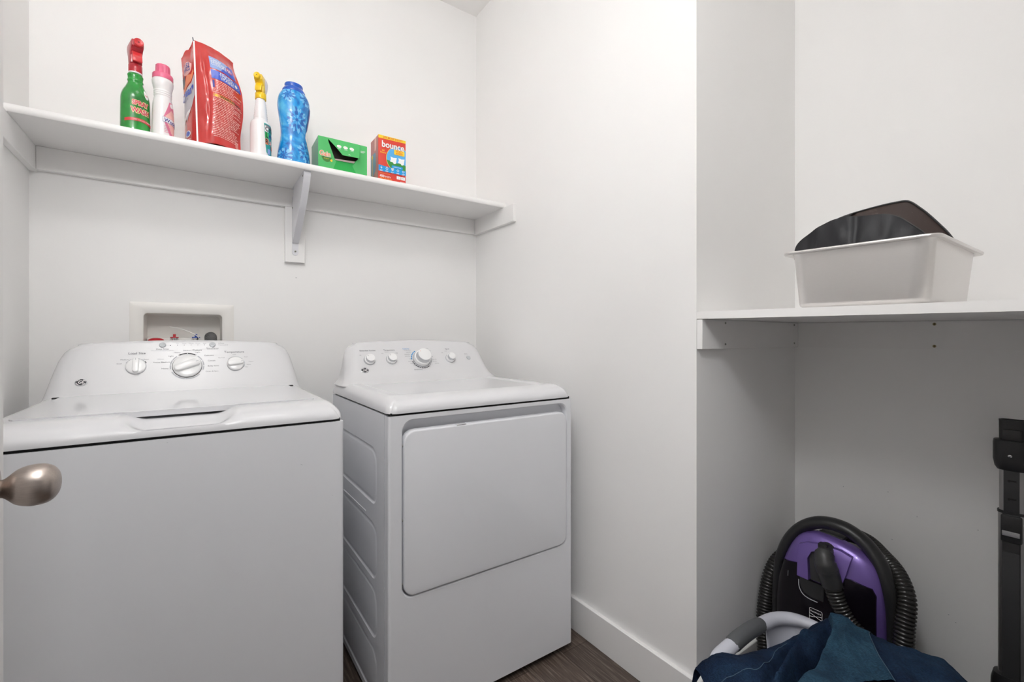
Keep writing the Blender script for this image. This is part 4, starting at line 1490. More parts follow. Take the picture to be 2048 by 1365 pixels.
for (p, q) in ((.40, .235), (.53, .235), (.66, .235)):
    decal(m, ell(p * 2 * w2, (1 - q) * gh, .0082, .0062, 18), lambda x, y: FL(x / (2 * w2), 1 - y / gh, .0006), WHITEP, None)
    decal(m, rect(p * 2 * w2 - .005, p * 2 * w2 + .005, (1 - q) * gh - .0005, (1 - q) * gh + .0008), lambda x, y: FL(x / (2 * w2), 1 - y / gh, .0010), PALER, None)
    decal(m, rect(p * 2 * w2 - .006, p * 2 * w2 + .006, (1 - q) * gh - .010, (1 - q) * gh - .0088), lambda x, y: FL(x / (2 * w2), 1 - y / gh, .0006), WHITEP, None)
text(m, 'XL', .60 * 2 * w2, (1 - .46) * gh, .0065, lambda x, y: FL(x / (2 * w2), 1 - y / gh, .0006), WHITEP, bold=.01)
m.build('flap', gbx)
m = M()
f1, f2, f3 = planar(FT, .0004), planar(FT, .0008), planar(FT, .0012)
decal(m, [(.0115, .0415), (.014, .036), (.018, .030), (.024, .027), (.031, .026), (.038, .0285), (.043, .034), (.046, .040), (.046, .044), (.012, .046)], f1, DKGREEN, None)
decal(m, [(.041, .033), (.046, .029), (.050, .033), (.048, .039), (.043, .037)], f2, YELLOWP, None)
text(m, 'Gain', .0235, .0545, .0245, f1, WHITEP, bold=.065, xs=.84, rot=-.02)
text(m, 'Gain', .0235, .0545, .0245, f2, ORANGE, bold=.018, xs=.84, rot=-.02)
text(m, 'Original', .028, .0385, .0052, f2, YELLOWP)
m.build('label', gbx)

# ---- tall red carton of dryer sheets
rx0, rx1, ry0, ry1, rh = .5845, .6965, 1.757, 1.850, .1765
rb = thing('dryer_sheet_box', 'tall red dryer sheet box with a blue sky picture, last on the wall shelf', 'box', ((rx0 + rx1) / 2, ry0, ST))
w2 = (rx1 - rx0) / 2
m = M()
box(m, -w2, w2, 0, ry1 - ry0, 0, rh, BOXR, .0012, 2)
LT = fr((-w2, ry1 - ry0, 0), (0, -1, 0), (0, 0, 1))
l1, l2 = planar(LT, .0004), planar(LT, .0008)
dd_ = ry1 - ry0
decal(m, rect(.002, dd_ - .001, .002, rh - .002), l1, BOXR2, None)
decal(m, [(.002, .004), (.002, rh * .66), (.058, rh * .66), (.064, rh * .60), (.066, rh * .36), (.060, rh * .24), (.040, rh * .17), (.022, .004)], l2, BOXB2, None)
decal(m, rect(.014, .032, .018, rh * .62), planar(LT, .0012), TAN, None)
decal(m, rect(.014, .032, rh * .56, rh * .64), planar(LT, .0016), YELLOWP, None)
decal(m, [(.050, rh * .70), (.064, rh * .70), (.070, rh * .78), (.070, rh * .99), (.050, rh * .99)], l2, PALER, None)
decal(m, rect(.064, .074, .004, rh * .20), l2, TAN, None)
FT = fr((-w2, 0, 0), (1, 0, 0), (0, 0, 1))
W_ = 2 * w2
def o(k): return planar(FT, .0004 * k)
def Q(p, q): return (p * W_, (1 - q) * rh)
decal(m, [Q(0, 0), Q(0, .07), Q(1, .062), Q(1, 0)], o(1), YELLOWP, None)
text(m, '25% MORE SHEETS', *Q(.52, .034), .0098, o(2), BOXR, bold=.012, xs=.98)
cxp, czp, cr_ = .74 * W_, (1 - .475) * rh, .0505
clip_ = lambda r: [(min(cxp + r * cos(a), W_ - .0006), max(czp + r * sin(a), (1 - .70) * rh)) for a in [2 * pi * k / 48 for k in range(48)]]
decal(m, clip_(cr_ + .0016), o(1), YELLOWP, None)
decal(m, clip_(cr_), o(2), SKYP, None)
decal(m, [(cxp - cr_ * .985, czp - .008), (cxp - .012, czp - .015), (cxp + .012, czp - .012), (W_ - .0006, czp - .018), (W_ - .0006, (1 - .70) * rh), (cxp - cr_ * .62, (1 - .70) * rh), (cxp - cr_ * .86, czp - .026)], o(3), GRASSP, None)
for (a, b_) in (((.43, .435), 1), ((.72, .43), 1.05)):
    px, pz = Q(*a)
    decal(m, [(px, pz), (px + .012, pz - .003), (px + .026, pz - .0005), (px + .0225, pz - .024), (px + .014, pz - .027), (px + .009, pz - .021), (px - .002, pz - .020), (px + .002, pz - .010)], o(4), WHITEP, None)
decal(m, rrect(.046, .011, .004, 4, *Q(.68, .655)), o(5), CYAN, None)
text(m, 'outdoor fresh', *Q(.68, .655), .0056, o(6), WHITEP, bold=.01)
text(m, 'bounce', *Q(.525, .195), .0335, o(3), BOXR2, bold=.045, xs=.93)
text(m, 'bounce', *Q(.525, .195), .0335, o(4), WHITEP, bold=.022, xs=.93)
decal(m, rrect(.043, .020, .003, 4, *Q(.755, .315)), o(5), YELLOWP, None)
text(m, 'SELECT', *Q(.755, .288), .0092, o(6), BOXR, bold=.012)
text(m, '& SIZE', *Q(.755, .338), .0098, o(6), BOXR, bold=.012)
text(m, '2X', *Q(.175, .335), .0092, o(2), YELLOWP, bold=.012); text(m, 'Power', *Q(.175, .380), .0092, o(2), YELLOWP, bold=.012)
decal(m, [Q(0, .668), Q(0, .805), Q(1, .805), Q(1, .70), Q(.4, .69)], o(6), CYAN, None)
for k in range(5):
    px, pz = Q(.10 + .2 * k, .725)
    if k == 0:
        decal(m, [(px + .001, pz + .007), (px - .004, pz - .001), (px, pz - .001), (px - .001, pz - .007), (px + .004, pz + .001), (px, pz + .001)], o(7), WHITEP, None)
    else:
        arcband(m, px, pz, .0034, .0050, 0, 2 * pi, o(7), WHITEP, 6 if k == 4 else 14)
        if k == 1: decal(m, [(px - .003, pz + .003), (px + .003, pz + .003), (px, pz + .009)], o(7), WHITEP, None)
        if k == 2:
            for q in (-.004, 0, .004): decal(m, ell(px + q, pz + .0045, .0018, .0022, 10), o(7), WHITEP, None)
            decal(m, ell(px, pz - .001, .004, .0034, 12), o(7), WHITEP, None)
    for j in range(2):
        decal(m, rect(px - .006, px + .006 - .002 * j, pz - .0105 - .003 * j, pz - .0092 - .003 * j), o(7), WHITEP, None)
decal(m, rect(*[Q(.06, 0)[0], Q(.42, 0)[0]], (1 - .845) * rh, (1 - .838) * rh), o(1), ORANGEP, None)
text(m, '400', *Q(.045, .905), .0125, o(2), WHITEP, align='LEFT', bold=.02)
text(m, 'SHEETS', *Q(.225, .910), .0075, o(2), WHITEP, align='LEFT', bold=.01)
text(m, 'TRIPLE PACK', *Q(.045, .955), .0085, o(2), ORANGEP, align='LEFT', bold=.015)
decal(m, rect(Q(.66, 0)[0], Q(.81, 0)[0], (1 - .915) * rh, (1 - .845) * rh), o(2), WHITEP, None); decal(m, rect(Q(.825, 0)[0], Q(.97, 0)[0], (1 - .915) * rh, (1 - .845) * rh), o(2), WHITEP, None)
decal(m, rect(Q(.70, 0)[0], Q(.76, 0)[0], (1 - .885) * rh, (1 - .875) * rh), o(3), LTGREY, None); decal(m, rect(Q(.86, 0)[0], Q(.93, 0)[0], (1 - .885) * rh, (1 - .875) * rh), o(3), LTGREY, None)
decal(m, rect(Q(.79, 0)[0], Q(.96, 0)[0], (1 - .968) * rh, (1 - .96) * rh), o(2), WHITEP, None)
m.build('carton', rb)


# ================================================================== NOOK: STEEL TUB AND MESH BAG
TZ = 1.1703
tb = thing('steel_tub', 'brushed stainless steel tub with flat rim on the nook shelf', 'tub', (1.1865, .399, TZ))
# local x runs back into the nook, y along the shelf; rim 0.345 x 0.290, 0.137 high
TL, TW, THh = .382, .292, .137
def tr(ins, r, z):
    return [(p[0], p[1], z) for p in rrect(TL - 2 * ins, TW - 2 * ins, r, 8, TL / 2, 0)]
m = M()
rings = [tr(.000, .022, THh - .0075), tr(-.0012, .023, THh - .004), tr(-.0006, .023, THh - .001), tr(.001, .022, THh), tr(.010, .026, THh - .0012), tr(.0125, .028, THh - .004)]
for k in range(9):
    q = k / 8
    rings.append(tr(.0130 + .0090 * q, .030 + .002 * q, THh - .006 - (THh - .019) * q))
for k in range(1, 6):
    a = pi / 2 * k / 5
    rings.append(tr(.0220 + .0125 * (1 - cos(a)), .032 - .006 * k / 5, .013 - .0135 * sin(a)))
loops(m, rings, STEEL, cap1=True)
loops(m, [tr(.000, .022, THh - .0075), tr(.0035, .022, THh - .0075), tr(.0125, .026, THh - .0045)], STEEL)
m.build('tub_shell', tb, sharp=50)

bg = thing('mesh_bag', 'folded black nylon and mesh bag sticking up out of the steel tub', 'bag', (1.345, .42, TZ))
def arcz(pts, y):
    for (a, za), (b_, zb__) in zip(pts, pts[1:]):
        if y >= b_:
            return za + (zb__ - za) * (a - y) / (a - b_)
    return pts[-1][1]
tb.rotation_euler = (math.atan(tilt), 0, 0)
OUT = cr([(.580, 1.315), (.5735, 1.3455), (.555, 1.3655), (.528, 1.383), (.490, 1.4005), (.455, 1.4095), (.405, 1.4155), (.362, 1.4175), (.340, 1.4140), (.320, 1.3940), (.304, 1.374), (.278, 1.3365), (.266, 1.315)], 6)
INN = cr([(.572, 1.315), (.565, 1.342), (.548, 1.3600), (.522, 1.3745), (.492, 1.3890), (.458, 1.3960), (.432, 1.3925), (.405, 1.3890), (.372, 1.3850), (.350, 1.3740), (.334, 1.359), (.310, 1.334), (.296, 1.315)], 6)
m = M()
vs, fs = [], []
nr, nc = 12, len(INN)
for j in range(nr + 1):
    q = j / nr
    for i, (y, z) in enumerate(INN):
        zz_ = TZ + .040 + (z - TZ - .040) * q
        yy = .42 + (y - .42) * (.80 + .20 * q)
        x = 1.318 - .034 * sin(pi * i / (nc - 1)) * (1 - .55 * q ** 2) + .006 * noise.noise(Vector((y * 38, q * 4, 1))) + .006 * math.exp(-((y - .427) / .008) ** 2)
        vs.append((x - 1.345, yy - .42, zz_ - TZ))
for j in range(nr):
    for i in range(nc - 1):
        fs.append((j * nc + i, j * nc + i + 1, (j + 1) * nc + i + 1, (j + 1) * nc + i))
m.add(vs, fs, NYLON)
m.build('nylon_panel', bg, sharp=80)
m = M()
vs, fs = [], []
NETN = 33
for i, ((y0, z0_), (y1, z1_)) in enumerate(list(zip(INN, OUT))[:NETN]):
    for q in range(4):
        t_ = q / 3
        vs.append((1.322 + .028 * t_ - .010 * sin(pi * t_) - 1.345, y0 + (y1 - y0) * t_ - .42, z0_ + (z1_ - z0_) * t_ - TZ))
fs = [(i * 4 + q, i * 4 + q + 1, i * 4 + q + 5, i * 4 + q + 4) for i in range(NETN - 1) for q in range(3)]
m.add(vs, fs, NET)
m.build('mesh_border', bg, sharp=80)
m = M()
tube(m, [(1.350 - 1.345, y - .42, z - TZ) for y, z in OUT], .0022, BLACK2, 6)
tube(m, [(1.320 - 1.345, y - .42, z - TZ + .001) for y, z in INN], .0020, BLACK2, 6)
m.build('piping', bg)
m = M()
vs, fs = [], []
seg = OUT[36:]
for i, (y, z) in enumerate(seg):
    for q in range(7):
        t_ = q / 6
        vs.append((1.352 + .10 * t_ - 1.345, .42 + (y - .42) * (1 - .15 * t_) - .42, max(TZ + .05, z - .002 - .045 * t_ ** 1.5) - TZ))
fs = [(i * 7 + q, i * 7 + q + 1, i * 7 + q + 8, i * 7 + q + 7) for i in range(len(seg) - 1) for q in range(6)]
m.add(vs, fs, NETB)
a = len(INN) * 0
vs, fs = [], []
for i in range(30, len(INN)):
    (y0, z0_), (y1, z1_) = INN[i], OUT[i]
    for q in range(4):
        t_ = q / 3
        vs.append((1.330 + .022 * t_ - 1.345, y0 + (y1 - y0) * t_ - .42, z0_ + (z1_ - z0_) * t_ - TZ))
k_ = len(INN) - 30
fs = [(i * 4 + q, i * 4 + q + 1, i * 4 + q + 5, i * 4 + q + 4) for i in range(k_ - 1) for q in range(3)]
m.add(vs, fs, NETB)
m.build('brown_mesh_side', bg, label='brown netting at the near end of the bag', sharp=80)

# ================================================================== VACUUM CLEANER
VX, VY = 1.50, .55
vc = thing('vacuum_cleaner', 'purple and black canister vacuum cleaner with ribbed hose, in the nook corner', 'vacuum cleaner', (VX, VY, 0))
VT = fr((0, 0, 0), (0, -1, 0), (0, 0, 1))             # local: x along the face, y up, z out towards the room (-X)
VO = cr([(-.145, .030), (-.152, .12), (-.151, .24), (-.143, .342), (-.121, .437), (-.086, .503), (-.045, .524), (-.005, .524), (.035, .517), (.082, .499), (.110, .466), (.123, .404), (.127, .31), (.126, .20), (.121, .12), (.116, .030), (.06, .004), (-.015, .000), (-.09, .004)], 5, closed=True)
VC = (-.014, .27)
def vrho(a, z):
    dx, dz = a - VC[0], z - VC[1]
    if abs(dx) + abs(dz) < 1e-6:
        return 0
    best = None
    N = len(VO)
    for i in range(N):
        p, q = VO[i], VO[(i + 1) % N]
        ex, ez = q[0] - p[0], q[1] - p[1]
        den = dx * ez - dz * ex
        if abs(den) < 1e-12:
            continue
        t = ((p[0] - VC[0]) * ez - (p[1] - VC[1]) * ex) / den
        u = ((p[0] - VC[0]) * dz - (p[1] - VC[1]) * dx) / den
        if t > 0 and -1e-6 <= u <= 1 + 1e-6:
            best = t if best is None else min(best, t)
    return 1 / best if best else 1
def vb(rho):
    return .050 * (max(0, 1 - min(rho, 1) ** 2.6)) ** .55
def VS(off):
    return lambda a, z: VT @ Vector((a, z, vb(vrho(a, z)) + off))
m = M()
rings = [[VT @ Vector((VC[0] + (p[0] - VC[0]) * s_, VC[1] + (p[1] - VC[1]) * s_, d)) for p in VO] for s_, d in ((.955, -.03), (1.0, -.024))]
rings += [[VT @ Vector((VC[0] + (p[0] - VC[0]) * r, VC[1] + (p[1] - VC[1]) * r, vb(r))) for p in VO] for r in (1, .992, .975, .95, .91, .86, .80, .7, .6, .45, .3, .15, .03)]
loops(m, rings, PURPLE, cap0=True, cap1=True)
body = m.build('body_shell', vc)
m = M()
loops(m, [[VT @ Vector((VC[0] + (p[0] - VC[0]) * s_, (VC[1] + (p[1] - VC[1]) * s_ * (.80 if p[1] > VC[1] else 1)), d)) for p in VO] for s_, d in ((.80, -.19), (.88, -.178), (.92, -.14), (.955, -.026))], BLACK2, cap0=True, cap1=True)
m.build('rear_housing', vc)
m = M()
FP = [(-.136, .040), (-.143, .14), (-.143, .31), (-.131, .4085), (-.120, .421), (-.075, .434), (-.068, .404), (-.040, .404), (-.030, .402), (.030, .400), (.036, .425), (.043, .439), (.060, .441), (.103, .431), (.111, .413), (.112, .31), (.110, .13), (.100, .04), (.03, .012), (-.05, .012)]
decal(m, FP, VS(.006), SMOKE, .012, None)
b = bmesh.new()
FPd = [(p[0] + (q[0] - p[0]) * k / 8, p[1] + (q[1] - p[1]) * k / 8) for p, q in zip(FP, FP[1:] + FP[:1]) for k in range(8)]
rim_ = [VS(.006)(*p) for p in FPd]; low_ = [VS(-.004)(*p) for p in FPd]
loops(m, [rim_, low_], SMOKE)
b.free()
for k in (0,):
    T = None
    fpl = VS(.0068)
    decal(m, rect(-.1005, -.0995, .385, .400), fpl, LTGREY, .02)
    # maker's plate: rounded square outline with two crossing waves
    cx_, cz_ = -.019, .3110
    W2 = .0165
    oo = rrect(2 * W2, 2.06 * W2, .004, 5, cx_, cz_); ii = rrect(2 * W2 - .0022, 2.06 * W2 - .0022, .003, 5, cx_, cz_)
    m.add([VS(.0070)(*p) for p in oo] + [VS(.0070)(*p) for p in ii], [(i, (i + 1) % 24, 24 + (i + 1) % 24, 24 + i) for i in range(24)], WHITEP)
    text(m, 'Kenmore', cx_, cz_ + .0085, .0072, VS(.0074), WHITEP, bold=.01, xs=.98)
    for s_ in (1, -1):
        pts = [(cx_ - W2 + .001 + (2 * W2 - .002) * q / 14, cz_ - .0035 + s_ * .0042 * cos(pi * q / 14) * 1.0) for q in range(15)]
        m.add([VS(.0075)(p[0], p[1] + .0008) for p in pts] + [VS(.0075)(p[0], p[1] - .0008) for p in pts], [(i, i + 1, 16 + i, 15 + i) for i in range(14)], WHITEP)
m.build('front_cover', vc, label='glossy black front cover', sharp=30)
m = M()        # latch outline beside the hose port
tube(m, [VS(.0075)(a, z) for a, z in cr([(-.066, .392), (-.064, .372), (-.054, .357), (-.038, .351), (-.015, .350)], 5)], .0012, LTGREY, 6)
decal(m, [(-.064, .400), (-.060, .374), (-.050, .362), (-.030, .357), (.0, .357), (.0, .400)], VS(.0068), BLACK, .02)
m.build('latch', vc)
# raised purple V either side of the hose socket
m = M()
for P in ([(-.072, .490), (-.069, .404), (-.038, .404), (-.040, .43), (-.044, .462), (-.036, .482), (-.012, .494), (-.012, .508), (-.050, .502)],
          [(.058, .497), (.050, .450), (.036, .398), (.022, .402), (.020, .43), (.026, .462), (.018, .484), (-.012, .494), (-.012, .508), (.03, .506)]):
    decal(m, P, VS(.014), PURPLE, .012)
    loops(m, [[VS(.014)(*p) for p in P], [VS(-.002)(*p) for p in P]], PURPLE)
m.build('raised_trim', vc)
m = M()
decal(m, [(-.036, .404), (.020, .404), (.024, .462), (.016, .484), (-.012, .493), (-.036, .481), (-.043, .462)], VS(.003), BLACK2, .015)
m.build('hose_socket', vc)
# carrying handle and bumper strip: one bow that runs round the shell
HB = cr([(-.150, .06), (-.156, .18), (-.157, .295), (-.148, .385), (-.130, .450), (-.102, .502), (-.066, .536), (-.025, .554), (.024, .554), (.066, .534), (.098, .501), (.117, .464), (.130, .412), (.133, .346), (.132, .24), (.126, .12), (.121, .05)], 6)
n_h = len(HB)
rad = []
for i, (a, z) in enumerate(HB):
    rad.append(.0115 + .0065 * sstep(.30, .50, z))
m = M()
tube(m, [VT @ Vector((a, z, -.012 - .012 * sstep(.42, .54, z))) for a, z in HB], rad, BLACK, 14, flat=1.35, up=(0, 0, 1))
m.build('carry_handle', vc)
m = M()
prism(m, [(-.030, -.006), (.030, -.006), (.027, .008), (-.027, .010)], 0, .05, BLACK2, .003, T=fr((.015, .008, .522), (1, 0, 0), (0, -.997, -.07)))
m.build('latch_lever', vc)
# swivel elbow, cuff and hose
def L(x, y, z): return (x - VX, y - VY, z)
m = M()
el = cr([L(1.478, .5530, .498), L(1.450, .5490, .494), L(1.436, .5440, .478), L(1.438, .5385, .455)], 6)
tube(m, el, [.019] * 7 + [.0235] * 6 + [.027] * (len(el) - 13), BLACK2, 20)
el2 = cr([L(1.438, .5385, .457), L(1.4405, .5350, .443), L(1.444, .531, .425), L(1.446, .5285, .413)], 5)
tube(m, el2, [.0275] * 3 + [.0265] * 10 + [.0255] * (len(el2) - 13), BLACK2, 20)
box(m, -.012, .012, -.006, .006, -.01, .01, BLACK, .002, T=fr(L(1.456, .5535, .512), (0, -1, 0), (0, 0, 1)))
m.build('hose_elbow', vc)
m = M()
hp = [L(1.446, .5290, .416), L(1.450, .5210, .385), L(1.455, .507, .352), L(1.460, .490, .3265), L(1.463, .466, .300), L(1.463, .440, .25), L(1.460, .405, .17), L(1.468, .370, .09), L(1.490, .352, .06), L(1.510, .350, .10), L(1.505, .372, .20), L(1.500, .388, .28), L(1.503, .3880, .345), L(1.530, .3915, .412), L(1.570, .4200, .4530), L(1.625, .470, .470), L(1.690, .53, .475),
      L(1.715, .60, .465), L(1.690, .68, .42), L(1.600, .728, .375), L(1.545, .7375, .335), L(1.520, .7420, .262), L(1.500, .7400, .186), L(1.470, .722, .12), L(1.430, .69, .060), L(1.380, .62, .028)]
ribbed(m, hp, .0215, .0019, .0092, HOSEB, 18)
m.build('hose', vc)
for sx in (-1, 1):
    m = M(); lathe(m, [(.004, -.014), (.060, -.014), (.066, -.010), (.066, .010), (.060, .014), (.004, .014)], BLACK2, 32, T=fr((.10, sx * .125 + .014, .0665), (1, 0, 0), (0, 0, 1))); m.build('wheel', vc)

# ================================================================== TELESCOPIC WAND
wd = thing('vacuum_wand', 'upright black and silver telescopic vacuum wand at the right edge', 'vacuum wand', (1.70, .221, 0))
WT = fr((0, 0, 0), (0, -1, 0), (0, 0, 1))            # x along the wall, y up, z towards the room
def oval(w, d, z, n=32, p=2.6):
    out = []
    for k in range(n):
        a = 2 * pi * k / n
        c_, s_ = cos(a), sin(a)
        out.append((0 - d * math.copysign(abs(s_) ** (2 / p), s_), -w * math.copysign(abs(c_) ** (2 / p), c_), z))
    return out
m = M(); loops(m, [oval(.0285, .0175, .10), oval(.0285, .0175, .6595)], ALU, cap0=True, cap1=True); tb_ = m.build('outer_tube', wd, label='dull silver outer tube')
m = M(); loops(m, [oval(.0265, .016, .655), oval(.0265, .016, .78)], ALU, cap1=True); m.build('inner_tube', wd, label='silver inner tube')
m = M(); loops(m, [oval(.0300, .0190, .654), oval(.0300, .0190, .6600), oval(.0285, .0175, .6605)], BLACK, cap0=True, cap1=True); m.build('tube_collar', wd)
m = M(); box(m, -.0190, .0130, .0145, .0215, .10, .655, BLACK, .003, T=Matrix.Rotation(pi, 4, 'X') @ Matrix.Identity(4) if False else fr((0, 0, 0), (0, -1, 0), (-1, 0, 0)) if False else Matrix(((0, -1, 0, 0), (-1, 0, 0, 0), (0, 0, 1, 0), (0, 0, 0, 1))))
RTM = Matrix(((0, -1, 0, 0), (-1, 0, 0, 0), (0, 0, 1, 0), (0, 0, 0, 1)))   # local (x, depth, z): x -> -Y, depth -> -X
box(m, -.0180, .0120, .0205, .0235, .13, .56, BLACK2, .0012, T=RTM)
m.build('channel_cover', wd)
m = M(); box(m, -.0210, .0160, .013, .0245, .585, .652, BLACK, .003, T=RTM); sl = m.build('slider', wd)
m = M(); box(m, -.0180, .0130, .0240, .0275, .6005, .6135, ALU, .0015, T=RTM)
for k in range(4): box(m, -.017, .012, .0272, .0280, .6025 + .0028 * k, .6037 + .0028 * k, LTGREY, T=RTM)
m.build('release_button', sl, label='silver ribbed release button')
m = M(); box(m, -.0165, .0110, .0130, .0185, .655, .775, BLACK2, .0015, T=RTM)
for z in (.694, .740):
    box(m, -.009, .006, .0182, .0190, z - .003, z + .001, GAP, .0003, T=RTM); box(m, -.009, -.005, .0182, .0192, z - .005, z + .001, GAP, .0003, T=RTM)
m.build('adjustment_strip', wd)
m = M()
loops(m, [oval(.030, .020, .764), oval(.0345, .0235, .772), oval(.0375, .0255, .790), oval(.0375, .0255, .832), oval(.0365, .0245, .8395), oval(.0300, .020, .8405)], BLACK, cap0=True, cap1=True)
cl_ = m.build('collar', wd)
m = M(); screw(m, WT @ Vector((-.004, .802, .0258)), (0, -1, 0), (0, 0, 1), .0038, CHROME); m.build('screw', cl_)
m = M()
loops(m, [oval(.0265, .0175, .835), oval(.0270, .0180, .886), oval(.0275, .0185, .891), oval(.0240, .0150, .8915), oval(.0230, .0140, .870), oval(.0230, .0140, .850)], BLACK, cap1=True)
box(m, -.0185, .0150, .0160, .0205, .836, .868, BLACK, .002, T=RTM)
m.build('socket', wd)
m = M()
loops(m, [oval(.042, .032, .02), oval(.043, .033, .16), oval(.041, .030, .225), oval(.037, .026, .243), oval(.030, .020, .246)], BLACK, cap0=True, cap1=True)
ft = m.build('swivel_neck', wd)
m = M(); box(m, -.09, .085, -.035, .085, .0, .055, BLACK, .014, 3, T=RTM); m.build('floor_head', wd)

# ================================================================== LAUNDRY BASKET
BX0, BX1, BY0, BY1, BZ = 1.005, 1.420, .055, .648, .304
bk = thing('laundry_basket', 'white plastic laundry basket with a grey grip handle, below the vacuum cleaner', 'laundry basket', ((BX0 + BX1) / 2, (BY0 + BY1) / 2, 0))
bcx, bcy = (BX0 + BX1) / 2, (BY0 + BY1) / 2
NB = 160
def bpath(ins, r):
    w, h = BX1 - BX0 - 2 * ins, BY1 - BY0 - 2 * ins
    base = rrect(w, h, r, 10)
    L_ = [0]
    for i in range(len(base)):
        a, b_ = base[i], base[(i + 1) % len(base)]
        L_.append(L_[-1] + hypot(b_[0] - a[0], b_[1] - a[1]))
    out, j = [], 0
    for k in range(NB):
        d = L_[-1] * k / NB
        while L_[j + 1] < d: j += 1
        a, b_ = base[j], base[(j + 1) % len(base)]
        t = (d - L_[j]) / max(1e-9, L_[j + 1] - L_[j])
        out.append((a[0] + (b_[0] - a[0]) * t, a[1] + (b_[1] - a[1]) * t))
    return out
def rimz(x, y):
    return BZ + .010 * sstep(.18, .30, abs(y)) * 0 + .012 * (1 - sstep(.0, .16, abs(x))) * (1 if abs(y) > .2 else 0) - .012 * (1 - sstep(0, .2, abs(y))) * (1 if abs(x) > .15 else 0)
rows = [(.045, .055, .004), (.040, .065, .012), (.034, .07, .06), (.026, .075, .12), (.018, .08, .18), (.012, .083, .225), (.006, .086, .265), (.004, .087, .290), (.002, .088, None)]
m = M()
vs, fs = [], []
for ins, r, z in rows:
    for (x, y) in bpath(ins, r):
        zz_ = rimz(x, y) - .004 if z is None else z
        vs.append((x, y, zz_))
nrw = len(rows)
def opening(k, j):
    x, y = vs[j * NB + k][0], vs[j * NB + k][1]
    return abs(y) > .27 and abs(x - .0) < .105 and j >= 5 and j < 7
for j in range(nrw - 1):
    for k in range(NB):
        if opening(k, j) and opening((k + 1) % NB, j):
            continue
        fs.append((j * NB + k, j * NB + (k + 1) % NB, (j + 1) * NB + (k + 1) % NB, (j + 1) * NB + k))
fs.append(list(range(NB))[::-1])
m.add(vs, fs, BASKET)
o_ = m.build('basket_body', bk, sharp=60)
md = o_.modifiers.new('wall', 'SOLIDIFY'); md.thickness = .0035; md.offset = 0
m = M()
R_ = bpath(.004, .086)
n = 12
vs, fs = [], []
for k in range(NB):
    x, y = R_[k]
    xp, yp = R_[k - 1]; xn, yn = R_[(k + 1) % NB]
    t = Vector((xn - xp, yn - yp, 0)).normalized()
    nn = Vector((t.y, -t.x, 0))
    rr2 = .0125 + .004 * sstep(.20, .27, abs(y)) * (1 if abs(x) < .2 else 1)
    for q in range(n):
        a = 2 * pi * q / n
        vs.append(Vector((x, y, rimz(x, y) - .008)) + nn * rr2 * 1.15 * cos(a) + Vector((0, 0, 1)) * rr2 * sin(a))
for k in range(NB):
    for q in range(n):
        fs.append((k * n + q, k * n + (q + 1) % n, ((k + 1) % NB) * n + (q + 1) % n, ((k + 1) % NB) * n + q))
m.add(vs, fs, BASKET)
m.build('rim', bk)
for sy in (1, -1):
    m = M()
    pts = [(x, sy * ((BY1 - BY0) / 2 - .004), rimz(x, .3) - .008) for x in [(-.075 + .150 * k / 16) * 1.0 for k in range(17)]]
    rg = [.0175] + [.0200] * 15 + [.0175]
    tube(m, pts, rg, GRIP, 18, flat=1.0)
    m.build('grip', bk, label='grey rubber grip')

# ================================================================== JEANS HEAPED IN THE BASKET
# spine curves from left to right; each row is nearer to the doorway than the one before
J = [
    [(.985, .668, .20), (1.008, .655, .262), (1.040, .640, .292), (1.080, .612, .300), (1.150, .588, .300), (1.240, .570, .297), (1.325, .552, .303), (1.400, .530, .300), (1.418, .470, .305), (1.424, .420, .312), (1.426, .375, .312), (1.432, .325, .305), (1.450, .285, .290), (1.455, .255, .262)],
    [(.9885, .6468, .298), (1.0125, .637, .324), (1.0440, .6195, .336), (1.0760, .5870, .336), (1.1450, .5625, .336), (1.2330, .5440, .336), (1.3170, .5265, .347), (1.3740, .5160, .3545), (1.3660, .4600, .3605), (1.3610, .4115, .3705), (1.3650, .3690, .3705), (1.3815, .3185, .3655), (1.4110, .2860, .3505), (1.4150, .2620, .325)],
    [(.955, .590, .285), (.985, .585, .330), (1.015, .562, .352), (1.050, .535, .358), (1.110, .510, .352), (1.190, .490, .350), (1.265, .470, .362), (1.305, .450, .372), (1.302, .410, .385), (1.305, .375, .395), (1.315, .335, .395), (1.335, .290, .385), (1.365, .255, .362), (1.385, .225, .330)],
    [(.935, .530, .250), (.960, .520, .318), (.990, .500, .352), (1.020, .475, .366), (1.070, .445, .364), (1.130, .420, .358), (1.185, .400, .372), (1.215, .385, .384), (1.225, .355, .396), (1.235, .320, .402), (1.250, .285, .400), (1.275, .245, .388), (1.310, .205, .360), (1.340, .165, .315)],
    [(.930, .455, .200), (.950, .440, .290), (.975, .420, .340), (1.000, .395, .358), (1.035, .365, .362), (1.075, .340, .356), (1.110, .320, .366), (1.135, .300, .376), (1.150, .275, .384), (1.165, .245, .386), (1.185, .210, .380), (1.215, .170, .366), (1.255, .130, .335), (1.290, .090, .285)],
    [(.930, .380, .120), (.945, .360, .210), (.960, .340, .270), (.975, .315, .295), (.995, .285, .300), (1.015, .260, .298), (1.035, .235, .302), (1.055, .210, .308), (1.075, .185, .312), (1.100, .155, .312), (1.130, .120, .305), (1.165, .085, .290), (1.210, .055, .260), (1.245, .040, .200)],
]
NS_ = 12
JR = [cr(r, NS_) for r in J]
NCOL = len(JR[0])
JC = [cr([JR[j][i] for j in range(len(J))], 14) for i in range(NCOL)]
NROW = len(JC[0])
